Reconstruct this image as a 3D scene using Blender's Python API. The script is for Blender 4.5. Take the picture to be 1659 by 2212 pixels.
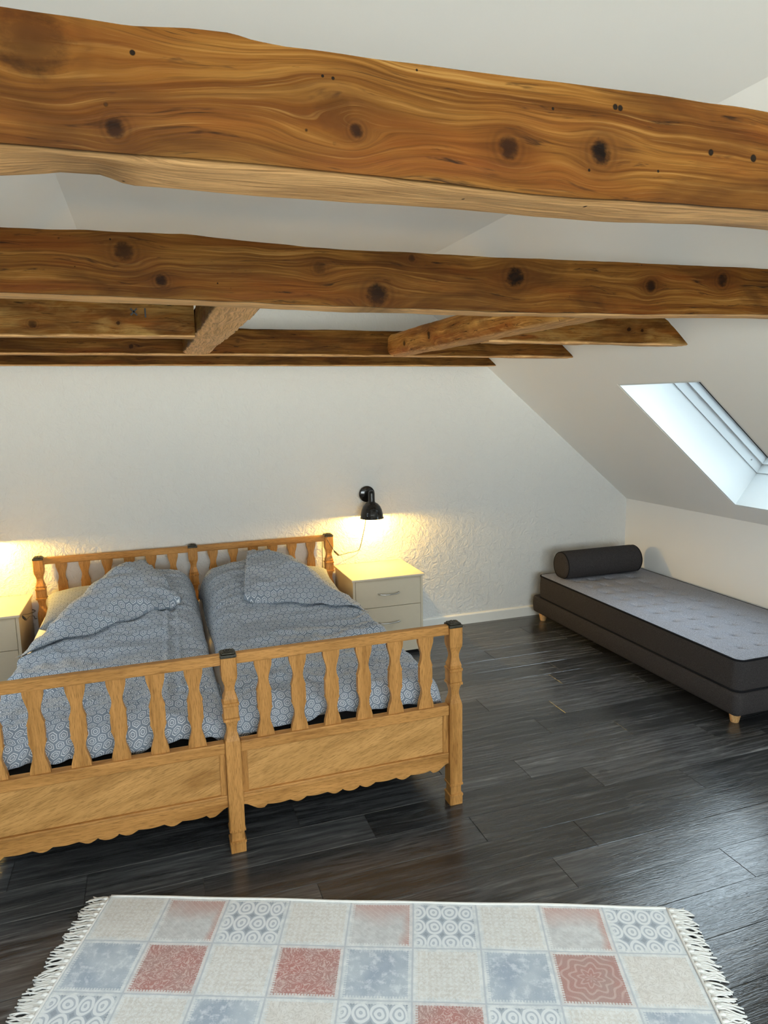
import bpy, bmesh, math, random
import numpy as np
from mathutils import Matrix, Vector, noise as mnoise

S = bpy.context.scene
for _o in list(bpy.data.objects):
    bpy.data.objects.remove(_o)
COL = S.collection
rnd = random.Random(7)
PI = math.pi

# ------------------------------------------------------------------ camera
W_PX, H_PX, F_PX = 1659, 2212, 1487.456
PITCH, YAW, ROLL = 0.15884, 0.325722, -0.018025
cy_, sy_, cp_, sp_ = math.cos(YAW), math.sin(YAW), math.cos(PITCH), math.sin(PITCH)
fw = Vector((sy_*cp_, cy_*cp_, -sp_)); rt = Vector((cy_, -sy_, 0)); up = rt.cross(fw)
c_, s_ = math.cos(ROLL), math.sin(ROLL)
rt2 = c_*rt + s_*up; up2 = -s_*rt + c_*up
cam_d = bpy.data.cameras.new('camera'); cam = bpy.data.objects.new('camera', cam_d); COL.objects.link(cam)
m = Matrix((rt2, up2, -fw)).transposed().to_4x4(); m.translation = Vector((0, 0, 1.7))
cam.matrix_world = m
cam_d.sensor_fit = 'HORIZONTAL'; cam_d.sensor_width = 36.0; cam_d.lens = 36.0*F_PX/W_PX
cam_d.clip_start = 0.02; cam_d.clip_end = 100
S.camera = cam

# ------------------------------------------------------------------ world, daylight, exposure
SKY_STRENGTH = 17.0
wd = bpy.data.worlds.new('world'); S.world = wd; wd.use_nodes = True
wn = wd.node_tree; wn.nodes.clear()
wo = wn.nodes.new('ShaderNodeOutputWorld'); wb = wn.nodes.new('ShaderNodeBackground')
wt = wn.nodes.new('ShaderNodeTexCoord'); wsep = wn.nodes.new('ShaderNodeSeparateXYZ')
wr = wn.nodes.new('ShaderNodeValToRGB')
wn.links.new(wt.outputs['Generated'], wsep.inputs[0])
wmr = wn.nodes.new('ShaderNodeMapRange'); wmr.inputs[1].default_value = -1; wmr.inputs[2].default_value = 1
wn.links.new(wsep.outputs['Z'], wmr.inputs[0]); wn.links.new(wmr.outputs[0], wr.inputs[0])
wr.color_ramp.elements[0].position = 0.47; wr.color_ramp.elements[0].color = (2.3, 2.2, 2.0, 1)  # lower half boosted above the sky to brighten the ceiling
wr.color_ramp.elements[1].position = 0.52; wr.color_ramp.elements[1].color = (.93, .965, 1.0, 1)
wn.links.new(wr.outputs[0], wb.inputs[0]); wb.inputs[1].default_value = SKY_STRENGTH
wn.links.new(wb.outputs[0], wo.inputs[0])

S.view_settings.view_transform = 'Standard'
S.view_settings.look = 'None'
S.view_settings.gamma = 1.0
S.view_settings.use_curve_mapping = False
S.view_settings.exposure = 0.0
S.cycles.use_denoising = True
S.cycles.use_adaptive_sampling = True; S.cycles.adaptive_threshold = 0.02
S.cycles.max_bounces = 10; S.cycles.diffuse_bounces = 6; S.cycles.transparent_max_bounces = 12
S.cycles.sample_clamp_indirect = 6.0
S.cycles.caustics_reflective = False; S.cycles.caustics_refractive = False
# roof geometry: slope falls to the right from (XC, ZC) to the knee wall (XR, ZK)
XC, ZC, XR, ZK = 1.655, 2.551, 3.664, 0.884
XL0, XLC = -2.27, -0.261
YB, YN = 4.645, -2.6
SL = Vector((XR-XC, 0, ZK-ZC)).normalized(); NO = Vector((-SL.z, 0, SL.x))   # down the slope, outward
def roof_p(s, y, d): return Vector((XC, 0, ZC)) + SL*s + NO*d + Vector((0, y, 0))
def roof_pl(s, y, d):
    p = roof_p(s, y, d); return Vector((XC+XLC-p.x, p.y, p.z))
SKY_S0, SKY_S1 = 1.2275, 2.4095
SKY_W = [('right', 2.775, 3.392), ('right', 0.2, 0.82), ('left', 2.775, 3.392), ('left', 0.2, 0.82)]
FILL_WIN = (-1.1, 2.5, 0.85, 2.15)      # x0,x1,z0,z1 of an unseen gable window added behind the camera to light the room
def portal(name, loc, direction, sx, sy, upv=None):
    d = bpy.data.lights.new(name, 'AREA'); d.shape = 'RECTANGLE'; d.size = sx; d.size_y = sy
    o = bpy.data.objects.new(name, d); COL.objects.link(o)
    z = -Vector(direction).normalized(); x = Vector((0, 1, 0)) if upv is None else Vector(upv); y = z.cross(x)
    o.matrix_world = Matrix((x, y, z)).transposed().to_4x4(); o.matrix_world.translation = loc
    d.cycles.is_portal = True
    return o
for side, y0, y1 in SKY_W:
    f = roof_p if side == 'right' else roof_pl
    n = NO if side == 'right' else Vector((-NO.x, 0, NO.z))
    portal('daylight_portal', f((SKY_S0+SKY_S1)/2, (y0+y1)/2, .40), -n, y1-y0, SKY_S1-SKY_S0)
portal('daylight_portal', Vector(((FILL_WIN[0]+FILL_WIN[1])/2, YN-.1, (FILL_WIN[2]+FILL_WIN[3])/2)), (0, 1, 0),
       FILL_WIN[1]-FILL_WIN[0], FILL_WIN[3]-FILL_WIN[2], upv=(1, 0, 0))
LAMP_W, LAMP_COL = 31.0, (1.0, .60, .11)

# ------------------------------------------------------------------ node helpers
class NT:
    def __init__(self, name):
        self.m = bpy.data.materials.new(name); self.m.use_nodes = True
        self.t = self.m.node_tree; self.t.nodes.clear()
        self.out = self.t.nodes.new('ShaderNodeOutputMaterial')
        self.b = self.t.nodes.new('ShaderNodeBsdfPrincipled')
        self.t.links.new(self.b.outputs[0], self.out.inputs[0])
    def n(self, typ, **kw):
        nd = self.t.nodes.new(typ)
        for k, v in kw.items(): setattr(nd, k, v)
        return nd
    def set(self, sock, v):
        if isinstance(v, bpy.types.NodeSocket): self.t.links.new(v, sock)
        elif v is not None:
            if isinstance(v, (tuple, list)) and len(v) == 3 and sock.type == 'RGBA': v = (*v, 1)
            sock.default_value = v
    def math(self, op, a, b=None, c=None, clamp=False):
        nd = self.n('ShaderNodeMath', operation=op, use_clamp=clamp)
        for i, v in enumerate((a, b, c)): self.set(nd.inputs[i], v)
        return nd.outputs[0]
    def vmath(self, op, a, b=None, out=0):
        nd = self.n('ShaderNodeVectorMath', operation=op)
        self.set(nd.inputs[0], a); self.set(nd.inputs[1], b)
        return nd.outputs[out]
    def coord(self, which='Object'): return self.n('ShaderNodeTexCoord').outputs[which]
    def sep(self, v):
        nd = self.n('ShaderNodeSeparateXYZ'); self.set(nd.inputs[0], v); return nd.outputs
    def comb(self, x, y, z):
        nd = self.n('ShaderNodeCombineXYZ')
        for i, v in enumerate((x, y, z)): self.set(nd.inputs[i], v)
        return nd.outputs[0]
    def noise(self, vec, scale, detail=3, rough=.55, dist=0, out='Fac'):
        nd = self.n('ShaderNodeTexNoise'); self.set(nd.inputs['Vector'], vec)
        nd.inputs['Scale'].default_value = scale; nd.inputs['Detail'].default_value = detail
        nd.inputs['Roughness'].default_value = rough; nd.inputs['Distortion'].default_value = dist
        return nd.outputs[out]
    def voro(self, vec, scale, feature='F1', out='Distance', rand=1):
        nd = self.n('ShaderNodeTexVoronoi', feature=feature); self.set(nd.inputs['Vector'], vec)
        nd.inputs['Scale'].default_value = scale; nd.inputs['Randomness'].default_value = rand
        return nd.outputs[out]
    def ramp(self, fac, stops, interp='LINEAR'):
        nd = self.n('ShaderNodeValToRGB'); self.set(nd.inputs[0], fac); cr = nd.color_ramp; cr.interpolation = interp
        while len(cr.elements) < len(stops): cr.elements.new(.5)
        for e, (p, c) in zip(cr.elements, stops):
            e.position = p; e.color = (*c, 1) if len(c) == 3 else c
        return nd.outputs[0]
    def mix(self, fac, a, b, mode='MIX'):
        nd = self.n('ShaderNodeMix', data_type='RGBA', blend_type=mode)
        self.set(nd.inputs[0], fac); self.set(nd.inputs[6], a); self.set(nd.inputs[7], b)
        return nd.outputs[2]
    def map(self, v, a0, a1, b0=0., b1=1., smooth=False):
        nd = self.n('ShaderNodeMapRange'); nd.interpolation_type = 'SMOOTHSTEP' if smooth else 'LINEAR'
        self.set(nd.inputs[0], v)
        for i, q in zip((1, 2, 3, 4), (a0, a1, b0, b1)): nd.inputs[i].default_value = q
        return nd.outputs[0]
    def bump(self, h, strength=.3, dist=.01):
        nd = self.n('ShaderNodeBump'); nd.inputs['Strength'].default_value = strength
        nd.inputs['Distance'].default_value = dist; self.set(nd.inputs['Height'], h)
        self.t.links.new(nd.outputs[0], self.b.inputs['Normal'])
    def rand(self): return self.n('ShaderNodeObjectInfo').outputs['Random']
    def done(self, color=None, rough=None, **kw):
        self.set(self.b.inputs['Base Color'], color); self.set(self.b.inputs['Roughness'], rough)
        for k, v in kw.items(): self.set(self.b.inputs[k.replace('_', ' ')], v)
        return self.m

def plain(name, col, rough=.5, noise_amt=.06, nscale=30, bump=0.0, bscale=80, metal=0, **kw):
    t = NT(name); v = t.coord()
    f = t.noise(v, nscale, 3)
    dark = tuple(c*(1-noise_amt*2) for c in col)
    if bump: t.bump(t.noise(v, bscale, 4), bump, .004)
    return t.done(t.mix(f, dark, col), rough, Metallic=metal, **kw)

def white_paint(name, col, swirl=0.0):
    t = NT(name); v = t.coord()
    f = t.noise(v, 1.3, 3)
    c = t.mix(f, tuple(k*.97 for k in col), col)
    if swirl:
        h = t.math('ADD', t.noise(v, 17, 4, .6, 1.3), t.math('MULTIPLY', t.noise(v, 70, 2), .25))
        t.bump(h, swirl, .018)
    else:
        t.bump(t.noise(v, 160, 2), .06, .003)
    return t.done(c, .75)

M = {}
M['wall'] = white_paint('plaster_wall', (.69, .69, .67), .62)
M['paint'] = white_paint('smooth_white_paint', (.91, .90, .875))
M['trim'] = plain('white_trim_paint', (.78, .77, .72), .35, .02)
M['sky_white'] = plain('white_window_paint', (.76, .79, .79), .3, .01)
M['gasket'] = plain('black_rubber', (.006, .006, .006), .6, .02)
M['black'] = plain('black_enamel', (.008, .0075, .007), .12, .02)
M['cable'] = plain('black_cable', (.02, .018, .016), .4, .02)
M['chrome'] = plain('brushed_metal', (.55, .55, .54), .3, .03, metal=1)
M['cream'] = plain('cream_laminate', (.57, .505, .385), .32, .03)
M['gap'] = plain('dark_gap', (.05, .045, .04), .8, .02)
M['sheet'] = plain('cream_sheet', (.80, .74, .68), .85, .03, bump=.08, bscale=60)
M['dark_cloth'] = plain('dark_mattress_cloth', (.045, .05, .058), .9, .1)
M['cap'] = plain('carved_bronze', (.055, .048, .03), .42, .35, 90, bump=.6, bscale=110, metal=.35)

def oak(name, axis, base=(.42, .205, .060), gscale=1.0):
    t = NT(name); co = t.coord(); r = t.rand()
    off = t.math('MULTIPLY', r, 17.3)
    x, y, z = t.sep(co)
    along, a, b = {'x': (x, y, z), 'z': (z, x, y), 'd': (None, None, None)}[axis] if axis != 'd' else (
        t.math('ADD', t.math('MULTIPLY', x, .96), t.math('MULTIPLY', z, .5)), t.math('SUBTRACT', t.math('MULTIPLY', z, .9), t.math('MULTIPLY', x, .30)), y)
    p = t.comb(t.math('ADD', t.math('MULTIPLY', along, 2.2), off), t.math('MULTIPLY', a, 26*gscale), t.math('MULTIPLY', b, 26*gscale))
    g = t.noise(p, 1.0, 4, .6, .6)
    fine = t.noise(t.comb(t.math('MULTIPLY', along, 28), t.math('MULTIPLY', a, 340), t.math('ADD', t.math('MULTIPLY', b, 340), off)), 1.0, 3, .6)
    fl = t.noise(t.comb(t.math('ADD', t.math('MULTIPLY', along, 9), off), t.math('MULTIPLY', a, 60), t.math('MULTIPLY', b, 60)), 1.0, 2)
    d = tuple(q*w for q, w in zip(base, (.66, .60, .52))); l = tuple(min(1, q*w) for q, w in zip(base, (1.28, 1.3, 1.38)))
    c = t.ramp(g, [(.28, d), (.47, base), (.70, l)])
    c = t.mix(t.map(fine, .48, .68, 0, .58), c, tuple(q*.5 for q in d))
    c = t.mix(t.map(fl, .60, .75, 0, .28), c, l)
    t.bump(fine, .10, .002)
    return t.done(c, t.map(g, .2, .8, .36, .48), **{'Specular_IOR_Level': .12})
M['oak_x'] = oak('oak_along', 'x'); M['oak_z'] = oak('oak_upright', 'z'); M['oak_d'] = oak('oak_veneer', 'd', (.45, .238, .077), .55)
M['pale_leg'] = oak('beech_leg', 'z', (.62, .36, .15))

def beam_mat(name, knots=(), holes=(), tint=1.0, yellow=0.0, under=1.0, axis='x'):
    """old pine: grain that runs round the listed knots; knots = (x, z, radius, darkness)"""
    t = NT(name); co = t.coord(); X, Y, Z = t.sep(co)
    if axis == 'y': X, Y = Y, X
    warp = t.noise(t.comb(t.math('MULTIPLY', X, 2.6), t.math('MULTIPLY', Y, 6), t.math('MULTIPLY', Z, 9)), 1.0, 3, .55)
    v = t.math('ADD', t.math('ADD', Z, t.math('MULTIPLY', Y, .8)), t.math('MULTIPLY', t.math('SUBTRACT', warp, .5), .042))
    core = halo = ring = None
    pn = t.noise(t.comb(t.math('MULTIPLY', X, 55), t.math('MULTIPLY', Z, 80), Y), 1.0, 4, .7)
    for kx, kz, kr, dk in knots:
        dx = t.math('DIVIDE', t.math('SUBTRACT', X, kx), kr); dz = t.math('DIVIDE', t.math('SUBTRACT', Z, kz), kr)
        dist = t.math('SQRT', t.math('ADD', t.math('MULTIPLY', dx, dx), t.math('MULTIPLY', dz, dz)))
        ed2 = t.math('ADD', t.math('MULTIPLY', t.math('MULTIPLY', dx, dx), .10), t.math('MULTIPLY', t.math('MULTIPLY', dz, dz), .22))
        g = t.math('POWER', 2.718, t.math('MULTIPLY', ed2, -1))
        v = t.math('SUBTRACT', v, t.math('MULTIPLY', t.math('MULTIPLY', dz, kr*.85), g))
        cm = t.math('MULTIPLY', t.map(t.math('ADD', dist, t.math('ADD', t.math('MULTIPLY', t.math('SUBTRACT', pn, .5), 1.5), .3)), .75, 1.45, 1, 0, True), dk)
        hm = t.math('MULTIPLY', t.map(t.math('SQRT', ed2), .35, 1.5, 1, 0, True), dk)
        rg = t.math('MULTIPLY', t.math('MULTIPLY', t.math('ADD', t.math('SINE', t.math('MULTIPLY', dist, 10)), 1), t.map(dist, 1.1, 2.2, .17, 0)), dk)
        core = cm if core is None else t.math('MAXIMUM', core, cm)
        halo = hm if halo is None else t.math('MAXIMUM', halo, hm)
        ring = rg if ring is None else t.math('MAXIMUM', ring, rg)
    xs = t.math('MULTIPLY', X, 1.3)
    g1 = t.noise(t.comb(xs, t.math('MULTIPLY', v, 62), t.math('MULTIPLY', Y, 12)), 1.0, 5, .66, .25)
    g2 = t.noise(t.comb(t.math('MULTIPLY', X, 5), t.math('MULTIPLY', v, 260), t.math('MULTIPLY', Y, 60)), 1.0, 4, .66)
    pat = t.noise(t.comb(t.math('MULTIPLY', X, 4.2), t.math('MULTIPLY', Z, 15), t.math('MULTIPLY', Y, 13)), 1.0, 5, .64, 1.1)
    red = t.noise(t.comb(t.math('MULTIPLY', X, 1.9), t.math('MULTIPLY', Z, 12), t.math('MULTIPLY', Y, 10)), 1.3, 3)
    big = t.noise(t.comb(t.math('MULTIPLY', X, 2.3), t.math('MULTIPLY', Z, 7), t.math('ADD', t.math('MULTIPLY', Y, 7), 3.7)), 1.0, 4, .6, .6)
    k = tint*.27
    def K(r, g, b): return (r*k, g*k*.92, b*k*.72)
    c = t.ramp(g1, [(.27, K(.10, .036, .010)), (.41, K(.25, .100, .024)), (.53, K(.37, .170, .044)), (.62, K(.50, .262, .080)), (.75, K(.70, .44, .18))])
    c = t.mix(t.map(red, .46, .66, 0, .65), c, K(.30, .085, .020))
    if yellow: c = t.mix(t.map(pat, .42, .66, 0, yellow), c, K(.62, .42, .17))
    c = t.mix(t.map(big, .46, .64, 0, .75), c, K(.115, .046, .015))
    c = t.mix(t.map(g2, .50, .70, 0, .62), c, K(.09, .034, .010))
    c = t.mix(t.map(g2, .28, .42, .40, 0), c, K(.75, .46, .18))
    dstreak = t.noise(t.comb(t.math('MULTIPLY', X, 6.5), t.math('MULTIPLY', v, 74), t.math('MULTIPLY', Y, 30)), 1.0, 4, .70, .6)
    c = t.mix(t.map(dstreak, .585, .68, 0, .9), c, (.012, .006, .003))
    # pale sapwood on the hewn underside, lightened further to paint in light from below
    um = t.math('MULTIPLY', t.map(Z, .006, .013, 1, 0, True), t.map(pat, .20, .5, .5, 1.0))
    um = t.math('MULTIPLY', um, t.map(Y, .002, .012, 0, 1, True)) if axis == 'x' else um
    c = t.mix(t.math('MULTIPLY', um, .95*under, clamp=True), c, t.mix(t.map(g2, .42, .66, 0, .75), (.88, .53, .235), (.30, .13, .04)))
    if core is not None:
        c = t.mix(t.math('MULTIPLY', halo, .55), c, K(.17, .062, .018))
        c = t.mix(ring, c, (.012, .005, .002))
        c = t.mix(core, c, t.mix(t.map(pat, .4, .6), (.004, .002, .0012), (.016, .006, .0025)))
    hole = None
    for hx, hz, hr in holes:
        d2 = t.math('SQRT', t.math('ADD', t.math('POWER', t.math('SUBTRACT', X, hx), 2), t.math('POWER', t.math('SUBTRACT', Z, hz), 2)))
        hm = t.map(d2, hr*.7, hr, 1, 0, True)
        hole = hm if hole is None else t.math('MAXIMUM', hole, hm)
    pin = t.map(t.voro(t.comb(X, t.math('MULTIPLY', Y, .6), Z), 24), .035, .06, 1, 0)
    pin = t.math('MULTIPLY', pin, t.map(t.noise(co, 7, 2), .50, .56))
    hole = pin if hole is None else t.math('MAXIMUM', hole, pin)
    c = t.mix(hole, c, (.008, .005, .003))
    h = t.math('SUBTRACT', t.math('ADD', t.math('MULTIPLY', g2, .5), t.math('MULTIPLY', t.noise(t.comb(t.math('MULTIPLY', X, 20), t.math('MULTIPLY', Z, 60), t.math('MULTIPLY', Y, 60)), 1.0, 3), .6)), t.math('MULTIPLY', hole, 1.2))
    t.bump(h, .38, .005)
    return t.done(c, t.map(pat, .3, .7, .42, .60), **{'Specular_IOR_Level': .03})

def plank_mat():
    t = NT('dark_vinyl_plank'); co = t.coord(); r = t.rand(); x, y, z = t.sep(co)
    off = t.math('MULTIPLY', r, 91.7)
    xx = t.math('ADD', x, off)
    w = t.noise(t.comb(t.math('MULTIPLY', xx, 2.5), t.math('MULTIPLY', y, 9), off), 1.0, 2)
    v = t.math('ADD', y, t.math('MULTIPLY', w, .05))
    g = t.noise(t.comb(t.math('MULTIPLY', xx, 3.0), t.math('MULTIPLY', v, 46), off), 1.0, 5, .68, .35)
    g2 = t.noise(t.comb(t.math('MULTIPLY', xx, 9), t.math('MULTIPLY', v, 260), off), 1.0, 3, .6)
    b = t.noise(t.comb(t.math('MULTIPLY', xx, 1.6), t.math('MULTIPLY', y, 5), off), 1.0, 2)
    c = t.ramp(g, [(.28, (.009, .0093, .0100)), (.45, (.034, .035, .037)), (.58, (.068, .069, .071)), (.74, (.165, .166, .168))])
    c = t.mix(t.map(g2, .5, .75, 0, .55), c, (.018, .017, .017))
    c = t.mix(t.map(b, .35, .7, 0, .4), c, (.054, .055, .057))
    tone = t.map(r, 0, 1, .52, 1.5)
    hs = t.n('ShaderNodeHueSaturation'); t.set(hs.inputs['Color'], c); t.set(hs.inputs['Value'], tone)
    kn = t.map(t.voro(t.comb(t.math('MULTIPLY', xx, 2.2), t.math('MULTIPLY', y, 6), off), 1.0), .03, .10, 1, 0, True)
    c = t.mix(t.math('MULTIPLY', kn, .7), hs.outputs[0], (.012, .011, .011))
    t.bump(t.math('ADD', g2, t.math('MULTIPLY', t.noise(t.comb(t.math('MULTIPLY', xx, 40), t.math('MULTIPLY', y, 150), off), 1.0, 3), 1.0)), .16, .003)
    return t.done(c, t.map(g2, .3, .75, .11, .21), **{'Specular_IOR_Level': .7})
M['plank'] = plank_mat()

def hex_fabric(name, base, line, size=.036):
    t = NT(name); uv = t.coord('UV'); u, v, _ = t.sep(uv)
    wob = t.noise(t.coord(), 9, 2)
    p = t.vmath('ADD', t.comb(t.math('DIVIDE', u, size), t.math('DIVIDE', v, size), 0.), (200., 200., 0.))
    R, H2 = (1., 1.7320508, 1.), (.5, .8660254, .5)
    a = t.vmath('SUBTRACT', t.vmath('MODULO', p, R), H2)
    b = t.vmath('SUBTRACT', t.vmath('MODULO', t.vmath('SUBTRACT', p, H2), R), H2)
    def hd(q):
        ax, ay, _z = t.sep(t.vmath('ABSOLUTE', q))
        return t.math('MAXIMUM', ax, t.math('ADD', t.math('MULTIPLY', ax, .5), t.math('MULTIPLY', ay, .8660254)))
    def l2(q):
        ax, ay, _z = t.sep(q); return t.math('ADD', t.math('MULTIPLY', ax, ax), t.math('MULTIPLY', ay, ay))
    sel = t.math('LESS_THAN', l2(a), l2(b))
    ha, hb = hd(a), hd(b)
    h = t.math('ADD', t.math('MULTIPLY', ha, sel), t.math('MULTIPLY', hb, t.math('SUBTRACT', 1.0, sel)))
    f = t.math('ABSOLUTE', t.math('SUBTRACT', t.math('FRACT', t.math('MULTIPLY', h, 5.6)), .5))
    ln = t.map(f, .31, .43, 0, 1, True)
    thread = t.noise(t.vmath('MULTIPLY', uv, (900., 900., 1.)), 1.0, 1)
    bb = t.mix(thread, tuple(c*.85 for c in base), tuple(c*1.12 for c in base))
    c = t.mix(t.math('MULTIPLY', ln, .82), bb, line)
    hgt = t.math('ADD', t.math('ADD', t.math('MULTIPLY', t.noise(uv, 22, 4, .6, .8), 1.3), t.noise(t.vmath('MULTIPLY', uv, (9., 34., 1.)), 1.0, 3, .6, 1.2)), t.math('MULTIPLY', thread, .04))
    t.bump(hgt, .42, .012)
    return t.done(c, .85, Specular_IOR_Level=.1)
M['duvet'] = hex_fabric('hexagon_print_cotton', (.200, .238, .290), (.88, .90, .92))
M['pillow'] = hex_fabric('pillow_cotton', (.22, .24, .26), (.52, .54, .54))

def wool(name, col):
    t = NT(name); v = t.coord()
    f = t.noise(v, 260, 3, .7); g = t.noise(v, 12, 2)
    c = t.ramp(f, [(.3, tuple(q*.6 for q in col)), (.5, col), (.72, tuple(q*1.7 for q in col))])
    t.bump(t.math('ADD', f, t.math('MULTIPLY', g, .3)), .25, .003)
    return t.done(c, .92, Specular_IOR_Level=.1)
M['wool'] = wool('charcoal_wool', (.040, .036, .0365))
M['wool_lit_top'] = wool('charcoal_wool_lit_top', (.26, .262, .29))  # same wool as the sides, skylight brightness painted into the top's colour
M['piping'] = wool('dark_piping', (.010, .010, .012))

def rug_mat(kind):
    t = NT('rug_'+kind); uv = t.coord('UV'); u, v, _ = t.sep(uv); ob = t.coord('Object')
    mott = t.noise(ob, 42, 4, .7); fade = t.noise(ob, 9, 3); wv = t.noise(t.vmath('MULTIPLY', ob, (420., 420., 1.)), 1.0, 1)
    warp = t.vmath('ADD', uv, t.vmath('SCALE', t.noise(ob, 14, 2, out='Color')))
    warp_n = warp.node; warp_n.inputs[1].links[0].from_node.inputs['Scale'].default_value = .10
    def rings(k, e=0.0):
        f = t.vmath('SUBTRACT', t.vmath('FRACTION', t.vmath('MULTIPLY', warp, (k, k*.75, 1.))), (.5, .5, .5))
        fx, fy, _z = t.sep(f)
        d = t.math('SQRT', t.math('ADD', t.math('MULTIPLY', fx, fx), t.math('MULTIPLY', fy, fy)))
        return d, t.math('SINE', t.math('MULTIPLY', d, 26.0))
    diag = t.math('MULTIPLY', t.math('SINE', t.math('MULTIPLY', t.math('ADD', u, v), 38)), t.math('SINE', t.math('MULTIPLY', t.math('SUBTRACT', u, v), 38)))
    curl = t.math('SINE', t.math('MULTIPLY', t.noise(uv, 5.5, 2, .5, 2.2), 34))
    white = (.78, .80, .80)
    if kind == 'lace':
        d, s = rings(4.0)
        base = t.mix(t.map(d, .48, .60), (.72, .75, .77), (.27, .31, .37))
        c = t.mix(t.map(s, .1, .6, 0, .8), base, (.36, .41, .48))
    elif kind == 'beige':
        c = t.mix(t.map(mott, .3, .7), (.56, .535, .50), (.70, .69, .66))
        c = t.mix(t.map(curl, .2, .7, 0, .50), c, white); c = t.mix(t.map(diag, .3, .55, 0, .45), c, white)
    elif kind == 'cream':
        c = t.mix(t.map(mott, .3, .7), (.63, .60, .56), (.75, .74, .72))
        c = t.mix(t.map(curl, .2, .7, 0, .55), c, (.50, .47, .44))
    elif kind == 'blue':
        c = t.mix(t.map(fade, .35, .65), (.30, .36, .45), (.46, .52, .58))
        c = t.mix(t.map(mott, .50, .66, 0, .65), c, (.70, .74, .77))
    elif kind == 'red':
        c = t.mix(t.map(fade, .35, .65), (.40, .155, .135), (.37, .215, .195))
        c = t.mix(t.map(curl, .2, .75, 0, .60), c, (.66, .52, .49))
    elif kind == 'medallion':
        dx = t.math('SUBTRACT', u, .5); dy = t.math('SUBTRACT', v, .5)
        d = t.math('SQRT', t.math('ADD', t.math('MULTIPLY', dx, dx), t.math('MULTIPLY', dy, dy)))
        an = t.math('ARCTAN2', dy, dx)
        s = t.math('SINE', t.math('ADD', t.math('MULTIPLY', d, 55), t.math('MULTIPLY', t.math('SINE', t.math('MULTIPLY', an, 8)), 2.0)))
        c = t.mix(t.map(fade, .35, .65), (.385, .185, .165), (.36, .235, .215))
        c = t.mix(t.math('MULTIPLY', t.map(s, .3, .8, 0, .34), t.map(d, .46, .50, 1, .3)), c, (.66, .55, .52))
    else:   # faded: red along the far and right edge, grey towards the middle
        e = t.math('MAXIMUM', t.map(t.math('ADD', v, t.math('MULTIPLY', fade, .5)), .72, 1.25, 0, 1), t.map(t.math('ADD', u, t.math('MULTIPLY', fade, .25)), .92, 1.05, 0, 1))
        c = t.mix(t.map(mott, .35, .65), (.47, .475, .485), (.62, .63, .635))
        c = t.mix(t.math('MULTIPLY', e, .85), c, (.47, .25, .21))
        lines = t.map(t.math('SINE', t.math('MULTIPLY', t.math('ADD', u, v), 60)), .8, 1, 0, .2)
        c = t.mix(lines, c, white)
    # printed seam: thin line on the joint, pale stitched band beside it
    eu = t.math('MINIMUM', u, t.math('SUBTRACT', 1.0, u)); ev = t.math('MINIMUM', v, t.math('SUBTRACT', 1.0, v))
    e = t.math('MINIMUM', eu, ev)
    teeth = t.math('MULTIPLY', t.math('ADD', t.math('SINE', t.math('MULTIPLY', u, 150)), t.math('SINE', t.math('MULTIPLY', v, 150))), .011)
    band = t.map(t.math('ADD', e, teeth), .055, .075, 1, 0)
    c = t.mix(t.math('MULTIPLY', band, .82), c, t.mix(t.map(mott, .4, .6), (.60, .645, .665), (.76, .78, .78)))
    c = t.mix(t.map(e, .010, .018, .65, 0), c, (.40, .44, .50))
    c = t.mix(t.map(wv, .3, .7, 0, .12), c, white)
    t.bump(t.math('ADD', t.math('MULTIPLY', mott, .6), wv), .25, .003)
    return t.done(c, .95)
RUG_KINDS = ['lace', 'beige', 'cream', 'blue', 'red', 'medallion', 'faded']
for k_ in RUG_KINDS: M['rug_'+k_] = rug_mat(k_)
M['yarn'] = plain('white_yarn', (.80, .79, .76), .95, .05, 90, bump=.2, bscale=400)

def glass_mat(name='window_glass', tint=(.93, .97, .97, 1)):
    t = NT(name); t.t.nodes.remove(t.b)
    tr = t.n('ShaderNodeBsdfTransparent'); tr.inputs[0].default_value = tint
    gl = t.n('ShaderNodeBsdfGlossy'); gl.inputs['Roughness'].default_value = .02
    fr = t.n('ShaderNodeFresnel'); fr.inputs[0].default_value = 1.45
    mx = t.n('ShaderNodeMixShader'); t.set(mx.inputs[0], fr.outputs[0])
    t.t.links.new(tr.outputs[0], mx.inputs[1]); t.t.links.new(gl.outputs[0], mx.inputs[2]); t.t.links.new(mx.outputs[0], t.out.inputs[0])
    return t.m
M['glass'] = glass_mat()
M['roof_glass'] = glass_mat('dimmed_roof_glass', (.70, .76, .79, 1))  # tint added to dim the daylight coming through the skylights
def bulb_mat():
    t = NT('lit_bulb'); co = t.coord()
    c = t.mix(t.noise(co, 20, 1), (1., .70, .32), (1., .74, .36))
    return t.done((.9, .8, .6), .4, Emission_Color=c, Emission_Strength=40.0)
M['bulb'] = bulb_mat()

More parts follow.
